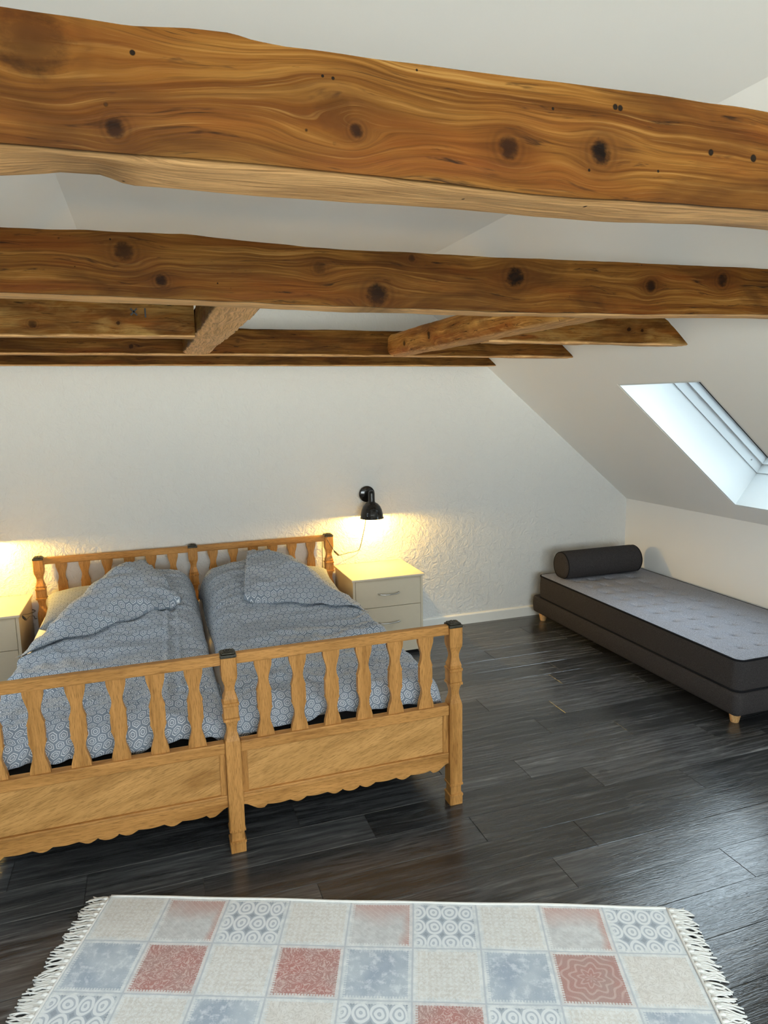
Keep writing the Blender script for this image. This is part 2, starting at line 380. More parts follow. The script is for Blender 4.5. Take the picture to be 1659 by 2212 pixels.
# ------------------------------------------------------------------ object helpers
def link(o): COL.objects.link(o); return o
def tag(o, label=None, cat=None, group=None, kind=None):
    for k, v in (('label', label), ('category', cat), ('group', group), ('kind', kind)):
        if v: o[k] = v
    return o
def thing(name, label, cat, loc=(0, 0, 0), rz=0, group=None):
    o = link(bpy.data.objects.new(name, None)); o.location = loc; o.rotation_euler = (0, 0, rz)
    o.empty_display_size = .1
    return tag(o, label, cat, group)
def wloc(o):
    v = Vector((0, 0, 0))
    while o: v += o.location; o = o.parent
    return v
def obj(name, bm, mat, parent=None, origin=None, local=False, smooth=False, label=None):
    """link a bmesh given in world coordinates (or local ones) as one object"""
    me = bpy.data.meshes.new(name)
    base = wloc(parent) if parent else Vector((0, 0, 0))
    org = Vector(origin) if origin is not None else (Vector((0, 0, 0)) if local else base)
    if not local: bmesh.ops.translate(bm, verts=bm.verts, vec=-org)
    bm.normal_update()
    bm.to_mesh(me); bm.free()
    for q in (mat if isinstance(mat, list) else [mat]): me.materials.append(q)
    if smooth:
        me.polygons.foreach_set('use_smooth', [True]*len(me.polygons))
        if smooth != True: me.set_sharp_from_angle(angle=math.radians(smooth))
    o = link(bpy.data.objects.new(name, me))
    if parent: o.parent = parent
    if not local: o.location = org - base
    if label: o['label'] = label
    return o
def box(bm, x0, x1, y0, y1, z0, z1, bev=0.0, seg=2):
    vs = [bm.verts.new((x, y, z)) for x in (x0, x1) for y in (y0, y1) for z in (z0, z1)]
    fs = [bm.faces.new([vs[i] for i in f]) for f in ((0, 1, 3, 2), (4, 6, 7, 5), (0, 4, 5, 1), (2, 3, 7, 6), (0, 2, 6, 4), (1, 5, 7, 3))]
    if bev:
        es = {e for f in fs for e in f.edges}
        bmesh.ops.bevel(bm, geom=list(es), offset=bev, segments=seg, affect='EDGES', profile=.5)
    return bm
def nb(): return bmesh.new()
def bx(*a, **k): return box(nb(), *a, **k)
def prism(bm, pts, axis, a0, a1):
    """extrude polygon pts (2-D) along axis 'x' or 'y' or 'z'"""
    def P(p, a): return {'y': (p[0], a, p[1]), 'x': (a, p[0], p[1]), 'z': (p[0], p[1], a)}[axis]
    A = [bm.verts.new(P(p, a0)) for p in pts]; B = [bm.verts.new(P(p, a1)) for p in pts]
    n = len(pts)
    fa = bm.faces.new(A); fb = bm.faces.new(B[::-1])
    for i in range(n): bm.faces.new((A[i], B[i], B[(i+1) % n], A[(i+1) % n]))
    bmesh.ops.recalc_face_normals(bm, faces=bm.faces)
    return bm
def tube(bm, pts, r, n=8, closed=False, caps=True):
    pts = [Vector(p) for p in pts]; rings = []
    N = len(pts); up0 = Vector((0, 0, 1)); prev = None
    for i, p in enumerate(pts):
        if closed: d = pts[(i+1) % N] - pts[i-1]
        else: d = pts[min(i+1, N-1)] - pts[max(i-1, 0)]
        d.normalize()
        if prev is None:
            ref = up0 if abs(d.z) < .9 else Vector((1, 0, 0)); a = d.cross(ref).normalized()
        else: a = (prev - d*prev.dot(d)).normalized()
        prev = a; b = d.cross(a); rr = r[i] if isinstance(r, (list, tuple)) else r
        rings.append([bm.verts.new(p + a*rr*math.cos(2*PI*k/n) + b*rr*math.sin(2*PI*k/n)) for k in range(n)])
    for i in range(N if closed else N-1):
        A, B = rings[i], rings[(i+1) % N]
        for k in range(n): bm.faces.new((A[k], A[(k+1) % n], B[(k+1) % n], B[k]))
    if not closed and caps: bm.faces.new(rings[0][::-1]); bm.faces.new(rings[-1])
    bmesh.ops.recalc_face_normals(bm, faces=bm.faces)
    return bm
def lathe(bm, prof, c=(0, 0, 0), n=32, caps=True):
    rings = [[bm.verts.new((c[0]+r*math.cos(2*PI*k/n), c[1]+r*math.sin(2*PI*k/n), c[2]+z)) for k in range(n)] for r, z in prof]
    for A, B in zip(rings, rings[1:]):
        for k in range(n): bm.faces.new((A[k], A[(k+1) % n], B[(k+1) % n], B[k]))
    if caps: bm.faces.new(rings[0][::-1]); bm.faces.new(rings[-1])
    return bm
def smooth_curve(pts, n=8):
    """Catmull-Rom through the points"""
    P = [Vector(p) for p in pts]; P = [P[0]*2-P[1]] + P + [P[-1]*2-P[-2]]; out = []
    for i in range(1, len(P)-2):
        a, b, c, d = P[i-1:i+3]
        for k in range(n):
            t = k/n
            out.append(.5*((2*b)+(c-a)*t+(2*a-5*b+4*c-d)*t*t+(3*b-a-3*c+d)*t**3))
    out.append(P[-2]); return out
def copy_tree(o, parent=None):
    c = o.copy(); link(c); c.parent = parent
    for ch in list(o.children): copy_tree(ch, c)
    return c
def quadgrid(bm, rows):
    V = [[bm.verts.new(p) for p in r] for r in rows]
    return V, [[bm.faces.new((V[i][j], V[i][j+1], V[i+1][j+1], V[i+1][j])) for j in range(len(V[0])-1)] for i in range(len(V)-1)]
def nz(x, y, z=0.): return mnoise.noise(Vector((x, y, z)))
def sst(x, a, b):
    t = min(1, max(0, (x-a)/(b-a))); return t*t*(3-2*t)

# ------------------------------------------------------------------ the setting
def structure(o, label, cat): return tag(o, label, cat, kind='structure')
# floor: sub-floor slab plus every vinyl plank
fl = thing('floor', 'dark grey wood-look plank floor of the attic room', 'floor'); fl['kind'] = 'structure'
obj('subfloor', bx(XL0-.1, XR+.1, YN-.1, YB+.1, -.12, -.004), M['gap'], fl)
PW, PL = .17, 1.066
known = {1.856: 1.325, 2.026: 1.53, 2.196: 1.145, 2.366: 1.81, 2.536: 1.542, 2.706: 2.238, 2.876: 1.86, 3.046: 2.056, 3.216: 1.68}
def plank_mesh(L, Wd):
    g = .0007
    bm = nb(); box(bm, -L/2+g, L/2-g, -Wd/2+g, Wd/2-g, -.006, 0, bev=.0012, seg=1)
    me = bpy.data.meshes.new('plank'); bm.normal_update(); bm.to_mesh(me); bm.free(); me.materials.append(M['plank']); return me
full = plank_mesh(PL, PW); cache = {}
y = 1.856 - PW*14
count = 0
while y < YB:
    y1 = min(y+PW, YB); sx = None
    for k_, v_ in known.items():
        if abs(k_-y) < .01: sx = v_
    if sx is None: sx = rnd.uniform(0, PL)
    x = sx - PL*math.ceil((sx-XL0)/PL)
    while x < XR:
        xa, xb = max(x, XL0), min(x+PL, XR)
        if xb-xa > .02 and y1-y > .02 and y > -.75:
            if xb-xa > PL-.001 and y1-y > PW-.001: me = full
            else:
                key = (round(xb-xa, 3), round(y1-y, 3)); me = cache.get(key) or cache.setdefault(key, plank_mesh(*key))
            o = link(bpy.data.objects.new('plank', me)); o.parent = fl; o.location = ((xa+xb)/2, (y+y1)/2, 0); count += 1
        x += PL
    y += PW
obj('plank_field', bx(XL0, XR, YN, 1.856-PW*14+PW*((-.75-(1.856-PW*14))//PW+1), -.006, 0), M['plank'], fl)['kind'] = 'stuff'

# walls
prof = [(XL0, 0), (XR, 0), (XR, ZK), (XC, ZC), (XLC, ZC), (XL0, ZK)]
o_prof = [(XL0-.12, -.1), (XR+.12, -.1), (XR+.12, ZK+.2), (XC+.1, ZC+.3), (XLC-.1, ZC+.3), (XL0-.12, ZK+.2)]
structure(obj('wall_back', prism(nb(), o_prof, 'y', YB, YB+.12), M['wall']), 'white rough-plastered gable wall behind the bed', 'wall')
structure(obj('wall_right', bx(XR, XR+.12, YN-.1, YB+.1, -.1, ZK+.12), M['paint']), 'low white knee wall beside the daybed', 'wall')
structure(obj('wall_left', bx(XL0-.12, XL0, YN-.1, YB+.1, -.1, ZK+.12), M['paint']), 'low white knee wall on the side of the room outside the photo', 'wall')
fx0, fx1, fz0, fz1 = FILL_WIN
bmf = nb()
def rz_roof(x): return min(ZC, ZC-(x-XC)*(ZC-ZK)/(XR-XC), ZC-(XLC-x)*(ZC-ZK)/(XLC-XL0)) + .12
prism(bmf, [(XL0-.12, -.1), (fx0, -.1), (fx0, rz_roof(fx0)), (XL0-.12, ZK+.06)], 'y', YN-.12, YN)
prism(bmf, [(fx1, -.1), (XR+.12, -.1), (XR+.12, ZK+.06), (fx1, rz_roof(fx1))], 'y', YN-.12, YN)
box(bmf, fx0, fx1, YN-.12, YN, -.1, fz0)
prism(bmf, [(fx0, fz1), (fx1, fz1), (fx1, max(fz1+.01, rz_roof(fx1))), (XC, ZC+.12), (XLC, ZC+.12), (fx0, max(fz1+.01, rz_roof(fx0)))], 'y', YN-.12, YN)
structure(obj('wall_front', bmf, M['paint']), 'white gable wall behind the photographer', 'wall')
structure(obj('ceiling', bx(XLC-.1, XC+.1, YN-.1, YB+.1, ZC, ZC+.12), M['paint']), 'flat white ceiling strip above the beams', 'ceiling')

def slab(bm, f, s0, s1, y0, y1, d0, d1):
    P = [f(s, y, d) for s in (s0, s1) for y in (y0, y1) for d in (d0, d1)]
    vs = [bm.verts.new(p) for p in P]
    for q in ((0, 1, 3, 2), (4, 6, 7, 5), (0, 4, 5, 1), (2, 3, 7, 6), (0, 2, 6, 4), (1, 5, 7, 3)): bm.faces.new([vs[i] for i in q])
    bmesh.ops.recalc_face_normals(bm, faces=bm.faces); return bm
SEND = (Vector((XR-XC, 0, ZK-ZC))).length
for side, f in (('right', roof_p), ('left', roof_pl)):
    ws = sorted((y0, y1) for sd, y0, y1 in SKY_W if sd == side)
    bm = nb(); D = .30
    slab(bm, f, 0, SKY_S0-.012, YN-.1, YB+.1, 0, D); slab(bm, f, SKY_S1+.012, SEND+.1, YN-.1, YB+.1, 0, D)
    edges = [YN-.1] + [e for w in ws for e in (w[0]-.012, w[1]+.012)] + [YB+.1]
    for a, b in zip(edges[::2], edges[1::2]): slab(bm, f, SKY_S0-.012, SKY_S1+.012, a, b, 0, D)
    structure(obj('wall_sloped_'+side, bm, M['paint']), f'white sloping attic ceiling on the {side} side of the room', 'wall')
def skylight(i, side, y0, y1, label):
    f = roof_p if side == 'right' else roof_pl
    w = thing(f'window_{i}', label, 'skylight', f((SKY_S0+SKY_S1)/2, (y0+y1)/2, 0)); w['kind'] = 'structure'
    s0, s1 = SKY_S0, SKY_S1
    def frame(name, a, d0, d1, mat, b=0.0):
        """a = inset of the opening, wall thickness b outwards"""
        S0, S1, Y0, Y1 = s0+a, s1-a, y0+a, y1-a
        for (p0, p1, q0, q1) in ((S0-b, S1+b, Y1, Y1+b), (S0-b, S1+b, Y0-b, Y0), (S0-b, S0, Y0, Y1), (S1, S1+b, Y0, Y1)):
            obj(name, slab(nb(), f, p0, p1, q0, q1, d0, d1), mat, w)
    frame('reveal_panel', 0, .001, .25, M['sky_white'], .012)
    frame('frame_bar', .004, .252, .314, M['sky_white'], .05)
    frame('sash_bar', .012, .317, .368, M['sky_white'], .06)
    frame('gasket', .020, .369, .382, M['gasket'], .06)
    obj('glass_pane', slab(nb(), f, s0-.01, s1+.01, y0-.01, y1+.01, .384, .388), M['roof_glass'], w)
    for s_ in ((s1-.085), (s1-.075)):
        pass
    for yy in (y1-.002,):
        b = nb(); bmesh.ops.create_icosphere(b, subdivisions=1, radius=.006)
        bmesh.ops.translate(b, verts=b.verts, vec=f(s1-.10, yy-.004, .285)); obj('screw', b, M['chrome'], w)
    return w
skylight(1, 'right', *SKY_W[0][1:], 'skylight in the sloping ceiling above the daybed, deep white reveal')
skylight(2, 'right', *SKY_W[1][1:], 'second skylight on the daybed side, outside the photo')
skylight(3, 'left', *SKY_W[2][1:], 'skylight in the left slope, outside the photo, beside the bed')
skylight(4, 'left', *SKY_W[3][1:], 'skylight in the left slope, outside the photo, near the camera')
w5 = thing('window_5', 'wide unseen gable window behind the camera, added to brighten the room', 'window', ((fx0+fx1)/2, YN-.06, fz0)); w5['kind'] = 'structure'
for a in ((fx0, fx1, fz0, fz0+.06), (fx0, fx1, fz1-.06, fz1), (fx0, fx0+.06, fz0+.06, fz1-.06), (fx1-.06, fx1, fz0+.06, fz1-.06), ((fx0+fx1)/2-.03, (fx0+fx1)/2+.03, fz0+.06, fz1-.06)):
    obj('frame_bar', bx(a[0], a[1], YN-.09, YN-.04, a[2], a[3]), M['sky_white'], w5)
obj('glass_pane', bx(fx0+.05, fx1-.05, YN-.068, YN-.064, fz0+.05, fz1-.05), M['glass'], w5)

# baseboards
def bb(name, p0, p1, nrm, label):
    """profiled skirting from p0 to p1, standing out along nrm"""
    pr = [(0, 0), (.015, 0), (.015, .070), (.010, .078), (0, .080)]
    bm = nb(); p0, p1, n = Vector(p0), Vector(p1), Vector(nrm)
    A = [bm.verts.new(p0 + n*u + Vector((0, 0, v))) for u, v in pr]; B = [bm.verts.new(p1 + n*u + Vector((0, 0, v))) for u, v in pr]
    bm.faces.new(A); bm.faces.new(B[::-1])
    for i in range(5): bm.faces.new((A[i], B[i], B[(i+1) % 5], A[(i+1) % 5]))
    bmesh.ops.recalc_face_normals(bm, faces=bm.faces)
    structure(obj(name, bm, M['trim']), label, 'baseboard')
bb('baseboard_back', (XL0, YB, 0), (XR, YB, 0), (0, -1, 0), 'white skirting board along the back wall')
bb('baseboard_right', (XR, YN, 0), (XR, YB-.015, 0), (-1, 0, 0), 'white skirting board along the knee wall behind the daybed')

# ------------------------------------------------------------------ beams
def interp(tab, x):
    if x <= tab[0][0]: return tab[0][1]
    for (a, b), (c, d) in zip(tab, tab[1:]):
        if x <= c: return b + (d-b)*(x-a)/(c-a)
    return tab[-1][1]
def beam(name, label, x0, x1, yf, dep, top, bot, mat, seed, n=150, rough=.003, wane=.012, cut_r=False, cut_l=False, group='roof beams', bot_back=None, mk=thing):
    org = Vector(((x0+x1)/2, yf, 1.94))
    t = thing(name, label, 'beam', org, group=group)
    # ring: front top -> front bottom -> underside -> back -> top
    ring = []
    for k in range(9): ring.append((0, 1-k/8))
    for k in range(1, 7): ring.append((k/6, 0))
    for k in range(1, 5): ring.append((1, k/4))
    for k in range(1, 5): ring.append((1-k/4.0, 1))
    ring = ring[:-1]
    bm = nb(); rows = []
    for i in range(n+1):
        s = i/n; row = []
        for (a, b) in ring:
            xm = x0 + (x1-x0)*s
            zt = interp(top, xm); zb = interp(bot, xm)
            if bot_back: zb = zb + (interp(bot_back, xm)-zb)*a
            z = zb + (zt-zb)*b
            xl = x0 if not cut_l else (XC+XLC) - (2.402 + (1.936-z)/.829)
            xr = x1 if not cut_r else 2.402 + (1.936-z)/.829
            x = xl + (xr-xl)*s
            y = yf + dep*a
            # rounded, waney corners
            w = wane*(.6+.9*abs(nz(xm*3.1, seed, a*3+b*5)))
            ca = min(a, 1-a)*dep; cb = min(b, 1-b)*(zt-zb)
            if ca < w and cb < w:
                k = (w-max(ca, cb))*.55
                y += k if a < .5 else -k
                z += k if b < .5 else -k
            d = rough*(nz(x*4, y*22+seed, z*22)+.6*nz(x*14, y*50, z*50+seed)) + rough*1.3*min(0, nz(x*7+seed, z*16, y*16)+.25)
            if a in (0, 1) and 0 < b < 1: y += d if a == 0 else -d
            elif b in (0, 1): z += (d if b == 0 else -d)*.8
            row.append(Vector((x, y, z)))
        rows.append(row)
    V = [[bm.verts.new(p) for p in r] for r in rows]; R = len(ring)
    for i in range(n):
        for k in range(R): bm.faces.new((V[i][k], V[i][(k+1) % R], V[i+1][(k+1) % R], V[i+1][k]))
    bm.faces.new(V[0][::-1]); bm.faces.new(V[-1])
    bmesh.ops.recalc_face_normals(bm, faces=bm.faces)
    obj('timber', bm, mat, t, smooth=50)
    return t
XEL, XER = -1.0, 2.402
def loc_k(lst, x0, x1): c = (x0+x1)/2; return [(k[0]-c, k[1]-1.94, *k[2:]) for k in lst]
k1 = loc_k([(-.01, 1.962, .0095, 1), (.23, 1.984, .008, 1), (.411, 1.984, .014, .95), (.536, 1.990, .015, 1), (-.078, 2.030, .034, .55), (.205, 2.0, .022, .25)], XEL, XER)
h1 = loc_k([(.700, 2.005, .0045), (.769, 2.004, .0055), (.553, 2.042, .0040), (.560, 2.0415, .004), (.010, 2.031, .003), (.206, 2.032, .002), (.195, 2.033, .0018), (.468, 2.031, .002), (.62, 1.976, .002), (.30, 2.052, .0015), (.52, 1.969, .002)], XEL, XER)
beam('roof_beam', 'big dark-knotted roof beam nearest the camera, across the top of the photo', XEL, XER, .75, .108,
     [(-1, 2.058), (-.10, 2.056), (-.05, 2.0555), (.006, 2.0605), (.052, 2.0625), (.075, 2.0595), (.113, 2.058), (.263, 2.060), (.6, 2.064), (2.4, 2.066)],
     [(-1, 1.94), (.26, 1.9395), (.506, 1.936), (.8, 1.942), (2.4, 1.942)], beam_mat('old_pine_front', k1, h1, 1.05), 1.3, n=260, rough=.0022, wane=.0035,
     cut_r=True, cut_l=True, bot_back=[(-1, 1.940), (-.13, 1.938), (-.088, 1.944), (-.071, 1.9475), (-.03, 1.9485), (-.012, 1.944), (-.001, 1.9405), (.3, 1.941), (.58, 1.9405), (.78, 1.946), (2.4, 1.947)])
k2 = loc_k([(-.024, 2.04, .022, .8), (.051, 1.98, .014, 1), (.42, 2.024, .016, .45), (.567, 1.965, .030, .95), (.957, 2.023, .027, 1), (1.396, 2.015, .018, .9), (1.655, 2.041, .020, .95), (.661, 2.057, .010, .7)], XEL, XER)
beam('roof_beam', 'second roof beam from the camera, with big round knots, in front of the hatch trimmers', XEL, XER, 1.70, .10,
     [(-1, 2.08), (-.266, 2.080), (.04, 2.086), (.343, 2.073), (.586, 2.073), (.94, 2.073), (1.15, 2.077), (1.83, 2.082), (2.4, 2.08)],
     [(-1, 1.944), (-.28, 1.944), (.126, 1.939), (.583, 1.933), (.94, 1.931), (1.39, 1.935), (1.84, 1.943), (2.4, 1.942)], beam_mat('old_pine_second', k2, (), .98), 4.1, n=220, rough=.003, wane=.005, cut_r=True, cut_l=True)
b3l = beam('roof_beam', 'left half of the third roof beam, carved with the marks X and I', XEL, .184, 2.64, .10,
     [(-1, 2.078), (.2, 2.074)], [(-1, 1.94), (-.44, 1.94), (.2, 1.944)], beam_mat('old_pine_third_left', loc_k([(-.345, 1.979, .014, .7), (-.074, 1.987, .008, .8)], XEL, .184), (), 1.55, .85), 7.7, cut_l=True, rough=.004, n=110)
XI = loc_k([(-.020, 2.026), (.018, 2.024)], 0, 0)
bmx = nb()
for ang in (.75, -.75):
    q = nb(); box(q, -.0026, .0026, -.003, .004, -.0155, .0155)
    bmesh.ops.rotate(q, verts=q.verts, matrix=Matrix.Rotation(ang, 3, 'Y'), cent=(0, 0, 0)); bmesh.ops.translate(q, verts=q.verts, vec=(-.020, 2.638, 2.026))
    tmp = bpy.data.meshes.new('t'); q.to_mesh(tmp); q.free(); bmx.from_mesh(tmp); bpy.data.meshes.remove(tmp)
box(bmx, .0152, .0205, 2.6345, 2.642, 2.008, 2.039)
obj('carved_mark', bmx, M['gasket'], b3l, label='dark carved marks X and I')
beam('roof_beam', 'right half of the third roof beam, its end cut to the sloping ceiling', 1.372, XER, 2.64, .10,
     [(1.3, 2.062), (2.4, 2.055)], [(1.3, 1.94), (2.0, 1.936), (2.4, 1.932)], beam_mat('old_pine_third_right', loc_k([(2.06, 2.0, .012, .9), (2.13, 1.995, .009, .8)], 1.372, XER), (), 1.25, .6), 9.2, cut_r=True, rough=.0045, n=90)
beam('roof_beam', 'fourth roof beam from the camera, behind the hatch opening', XEL, XER, 3.55, .10,
     [(-1, 2.07), (2.4, 2.075)], [(-1, 1.944), (.3, 1.942), (2.4, 1.936)], beam_mat('old_pine_fourth', loc_k([(-.05, 1.98, .012, .8), (.45, 2.01, .012, .4)], XEL, XER), (), 1.2), 12.4, cut_r=True, cut_l=True, rough=.003)
beam('roof_beam', 'fifth roof beam, thin in view, closest to the back wall', XEL, XER, 4.50, .10,
     [(-1, 2.05), (2.4, 2.05)], [(-1, 1.944), (.3, 1.944), (2.4, 1.938)], beam_mat('old_pine_fifth', (), (), 1.2, .2), 15.9, cut_r=True, cut_l=True, rough=.0025)
def trimmer(label, xa, xb, za, zb, ya, yb, mat, seed, rough, roundness):
    t = thing('hatch_trimmer', label, 'beam', ((xa+xb)/2, (ya+yb)/2, za), group='trimmers of the hatch between the beams')
    bm = nb(); rows = []; n = 110; R = 28
    for i in range(n+1):
        y = ya + (yb-ya)*i/n; row = []
        for k in range(R):
            a = 2*PI*k/R; c, s = math.cos(a), math.sin(a)
            q = (abs(c)**roundness + abs(s)**roundness)**(-1/roundness)
            hx, hz = (xb-xa)/2, (zb-za)/2
            d = 1 + rough*(nz(y*5, c*2+seed, s*2) + .6*nz(y*16, c*5, s*5+seed) + .35*nz(y*40, c*9+seed, s*9))
            row.append(((xa+xb)/2 + hx*c*q*d, y, (za+zb)/2 + hz*s*q*d))
        rows.append(row)
    V = [[bm.verts.new(p) for p in r] for r in rows]
    for i in range(n):
        for k in range(R): bm.faces.new((V[i][k], V[i+1][k], V[i+1][(k+1) % R], V[i][(k+1) % R]))
    bm.faces.new(V[0]); bm.faces.new(V[-1][::-1]); bmesh.ops.recalc_face_normals(bm, faces=bm.faces)
    obj('timber', bm, mat, t, smooth=60); return t
trimmer('short rough-hewn trimmer timber on the left of the hatch, pale splintered underside', .186, .318, 1.945, 2.06, 1.805, 3.548,
        beam_mat('hewn_pine_left', [(.0, .05, .02, .6)], (), 1.15, .7, 1.3, axis='y'), 21., .09, 6)
trimmer('round log trimmer on the right of the hatch, slanting in view behind the second beam', 1.235, 1.372, 1.936, 2.058, 1.805, 3.548,
        beam_mat('log_pine_right', [(.3, .06, .02, .8), (.62, .05, .015, .8)], (), 5.4, .25, .6, axis='y'), 33., .05, 3.2)

# ------------------------------------------------------------------ double bed
bed = thing('double_bed', 'wide golden oak double bed with shaped slat headboard and footboard', 'bed', (.22, 3.5, 0))
XP = (-.692, .221, 1.135)            # post centres
POST = [(0, .029), (.036, .029), (.038, .031), (.046, .031), (.048, .0255), (.060, .0245), (.078, .0245), (.086, .026), (.088, .031), (.095, .031), (.097, .0285), (.43, .0285),
        (.44, .0285), (.455, .0270), (.475, .0210), (.492, .0180), (.505, .0180), (.520, .0208), (.534, .0245), (.536, .0300), (.545, .0300), (.547, .0250), (.549, .0275), (.570, .0275), (.592, .0275),
        (.594, .0250), (.596, .0300), (.605, .0300), (.607, .0250), (.620, .0262), (.636, .0208), (.652, .0180), (.665, .0180), (.680, .0210), (.700, .0275), (.715, .0290), (.782, .0290)]
def square_lathe(bm, prof, cx, cy, ch=.0025):
    rings = []
    for z, h in prof:
        c = min(ch, h*.3)
        rings.append([bm.verts.new((cx+a, cy+b, z)) for a, b in ((h, h-c), (h-c, h), (-h+c, h), (-h, h-c), (-h, -h+c), (-h+c, -h), (h-c, -h), (h, -h+c))])
    for A, B in zip(rings, rings[1:]):
        for k in range(8): bm.faces.new((A[k], A[(k+1) % 8], B[(k+1) % 8], B[k]))
    bm.faces.new(rings[0][::-1]); bm.faces.new(rings[-1]); return bm
BAL = [(0, .0375), (.03, .0365), (.06, .0335), (.09, .0285), (.115, .0232), (.135, .0205), (.16, .0198), (.18, .0205), (.20, .0232), (.22, .0270), (.238, .0298), (.244, .0275)]
# balustrade slat: narrow waists above and below a waisted block
BAL = [(0, .033), (.05, .0315), (.12, .0265), (.18, .0205), (.235, .0182), (.29, .0200), (.345, .0250), (.378, .0288), (.395, .0262), (.44, .0272), (.49, .0278), (.54, .0272), (.585, .0262), (.602, .0288),
       (.635, .0250), (.69, .0200), (.745, .0182), (.80, .0205), (.865, .0265), (.93, .0318), (1, .0335)]
def baluster_mesh(h, th=.022):
    bm = nb(); L = [(-w, z*h) for z, w in BAL]; Rr = [(w, z*h) for z, w in BAL][::-1]
    for a, b in zip(BAL, BAL[1:]): pass
    F = []; 
    for yy in (-th/2, th/2):
        F.append(([bm.verts.new((-w, yy, z*h)) for z, w in BAL], [bm.verts.new((w, yy, z*h)) for z, w in BAL]))
    (l0, r0), (l1, r1) = F; n = len(BAL)
    for i in range(n-1):
        bm.faces.new((l0[i], r0[i], r0[i+1], l0[i+1])); bm.faces.new((l1[i], l1[i+1], r1[i+1], r1[i]))
        bm.faces.new((l0[i], l0[i+1], l1[i+1], l1[i])); bm.faces.new((r0[i], r1[i], r1[i+1], r0[i+1]))
    bm.faces.new((l0[0], l1[0], r1[0], r0[0])); bm.faces.new((l0[-1], r0[-1], r1[-1], l1[-1]))
    bmesh.ops.recalc_face_normals(bm, faces=bm.faces)
    me = bpy.data.meshes.new('baluster'); bm.normal_update(); bm.to_mesh(me); bm.free(); me.materials.append(M['oak_z']); return me
bal_me = baluster_mesh(.752-.449)
def apron(x0, x1, y0, y1):
    """scalloped board: ogee lobes that meet in cusps"""
    c = (x0+x1)/2; cusps = [-.337, -.183, -.035, .036, .193, .345]
    e = (x1-x0)/2; xs = [-e] + cusps + [e]; pts = []
    for i, (a, b) in enumerate(zip(xs, xs[1:])):
        N = 14
        for k in range(N if i < len(xs)-2 else N+1):
            t = k/N; x = a+(b-a)*t
            if i == 0: z = .186 - .030*sst(t, 0, .72) + .012*sst(t, .86, 1)
            elif i == len(xs)-2: z = .186 - .030*sst(1-t, 0, .72) + .012*sst(1-t, .86, 1)
            elif i == 3: z = .166 - .014*math.sin(PI*t)**.7
            else:
                u = t if i < 3 else 1-t
                u = 1-u
                z = .167 - .014*math.sin(PI*min(1, u/.42))**1.0*(u < .42) - (.0045*math.sin(PI*(u-.42)/.58) if u >= .42 else 0)
            pts.append((c+x, z))
    return pts
def bed_end(yc, foot):
    sgn = -1 if foot else -1
    for i, xp in enumerate(XP):
        p = obj('footpost' if foot else 'headpost', square_lathe(nb(), POST, xp, yc), M['oak_z'], bed)
        cb = nb(); box(cb, xp-.030, xp+.030, yc-.030, yc+.030, .782, .794, bev=.003)
        box(cb, xp-.025, xp+.025, yc-.025, yc+.025, .794, .801, bev=.0045)
        for k in range(7):
            a = 2*PI*k/7; q = nb(); bmesh.ops.create_icosphere(q, subdivisions=1, radius=.008)
            bmesh.ops.scale(q, verts=q.verts, vec=(1, 1, .5)); bmesh.ops.translate(q, verts=q.verts, vec=(xp+.014*math.cos(a), yc+.014*math.sin(a), .801))
            tmp = bpy.data.meshes.new('t'); q.to_mesh(tmp); q.free(); cb.from_mesh(tmp); bpy.data.meshes.remove(tmp)
        obj('post_cap', cb, M['cap'], p, label='dark carved post cap')
    for a, b in ((0, 1), (1, 2)):
        x0, x1 = XP[a]+.0285, XP[b]-.0285; xm = (x0+x1)/2
        obj('top_rail', bx(x0-.006, x1+.006, yc-.017, yc+.017, .752, .792, bev=.005), M['oak_x'], bed)
        obj('lower_rail', bx(x0, x1, yc-.020, yc+.018, .405, .449, bev=.004), M['oak_x'], bed)
        obj('end_panel', bx(x0, x1, yc-.006, yc+.006, .225, .407), M['oak_d'], bed)
        for xs_ in ((x0, x0+.024), (x1-.024, x1)):
            obj('panel_stile', bx(xs_[0], xs_[1], yc-.012, yc+.008, .236, .405, bev=.002), M['oak_z'], bed)
        mb = nb(); box(mb, x0, x1, yc-.018, yc+.010, .226, .238, bev=.004); box(mb, x0, x1, yc-.015, yc+.010, .214, .227, bev=.003)
        obj('moulding', mb, M['oak_x'], bed)
        pts = apron(x0, x1, 0, 0)
        obj('scalloped_apron', prism(nb(), [(x0, .216)] + pts + [(x1, .216)], 'y', yc-.011, yc+.011), M['oak_x'], bed)
        for k in range(6):
            o = link(bpy.data.objects.new('baluster', bal_me)); o.parent = bed
            o.location = Vector((xm + (k-2.5)*.132, yc, .449)) - wloc(bed)
YFC, YHC = 2.494, 4.585
bed_end(YFC, True); bed_end(YHC, False)
for xs_ in ((-.722+.012, -.722+.040), (1.165-.040, 1.165-.012)):
    obj('side_rail', bx(xs_[0], xs_[1], YFC+.03, YHC-.03, .15, .375, bev=.004), M['oak_x'], bed)  # rails extended downward to block the left lamp's reflection in the floor
obj('light_block_base', bx(-.67, 1.11, YFC+.03, YHC-.03, .225, .258), M['gap'], bed)  # solid unseen board in place of slats, added to block light
obj('centre_rail', bx(.195, .245, YFC+.03, YHC-.03, .14, .225), M['oak_x'], bed)

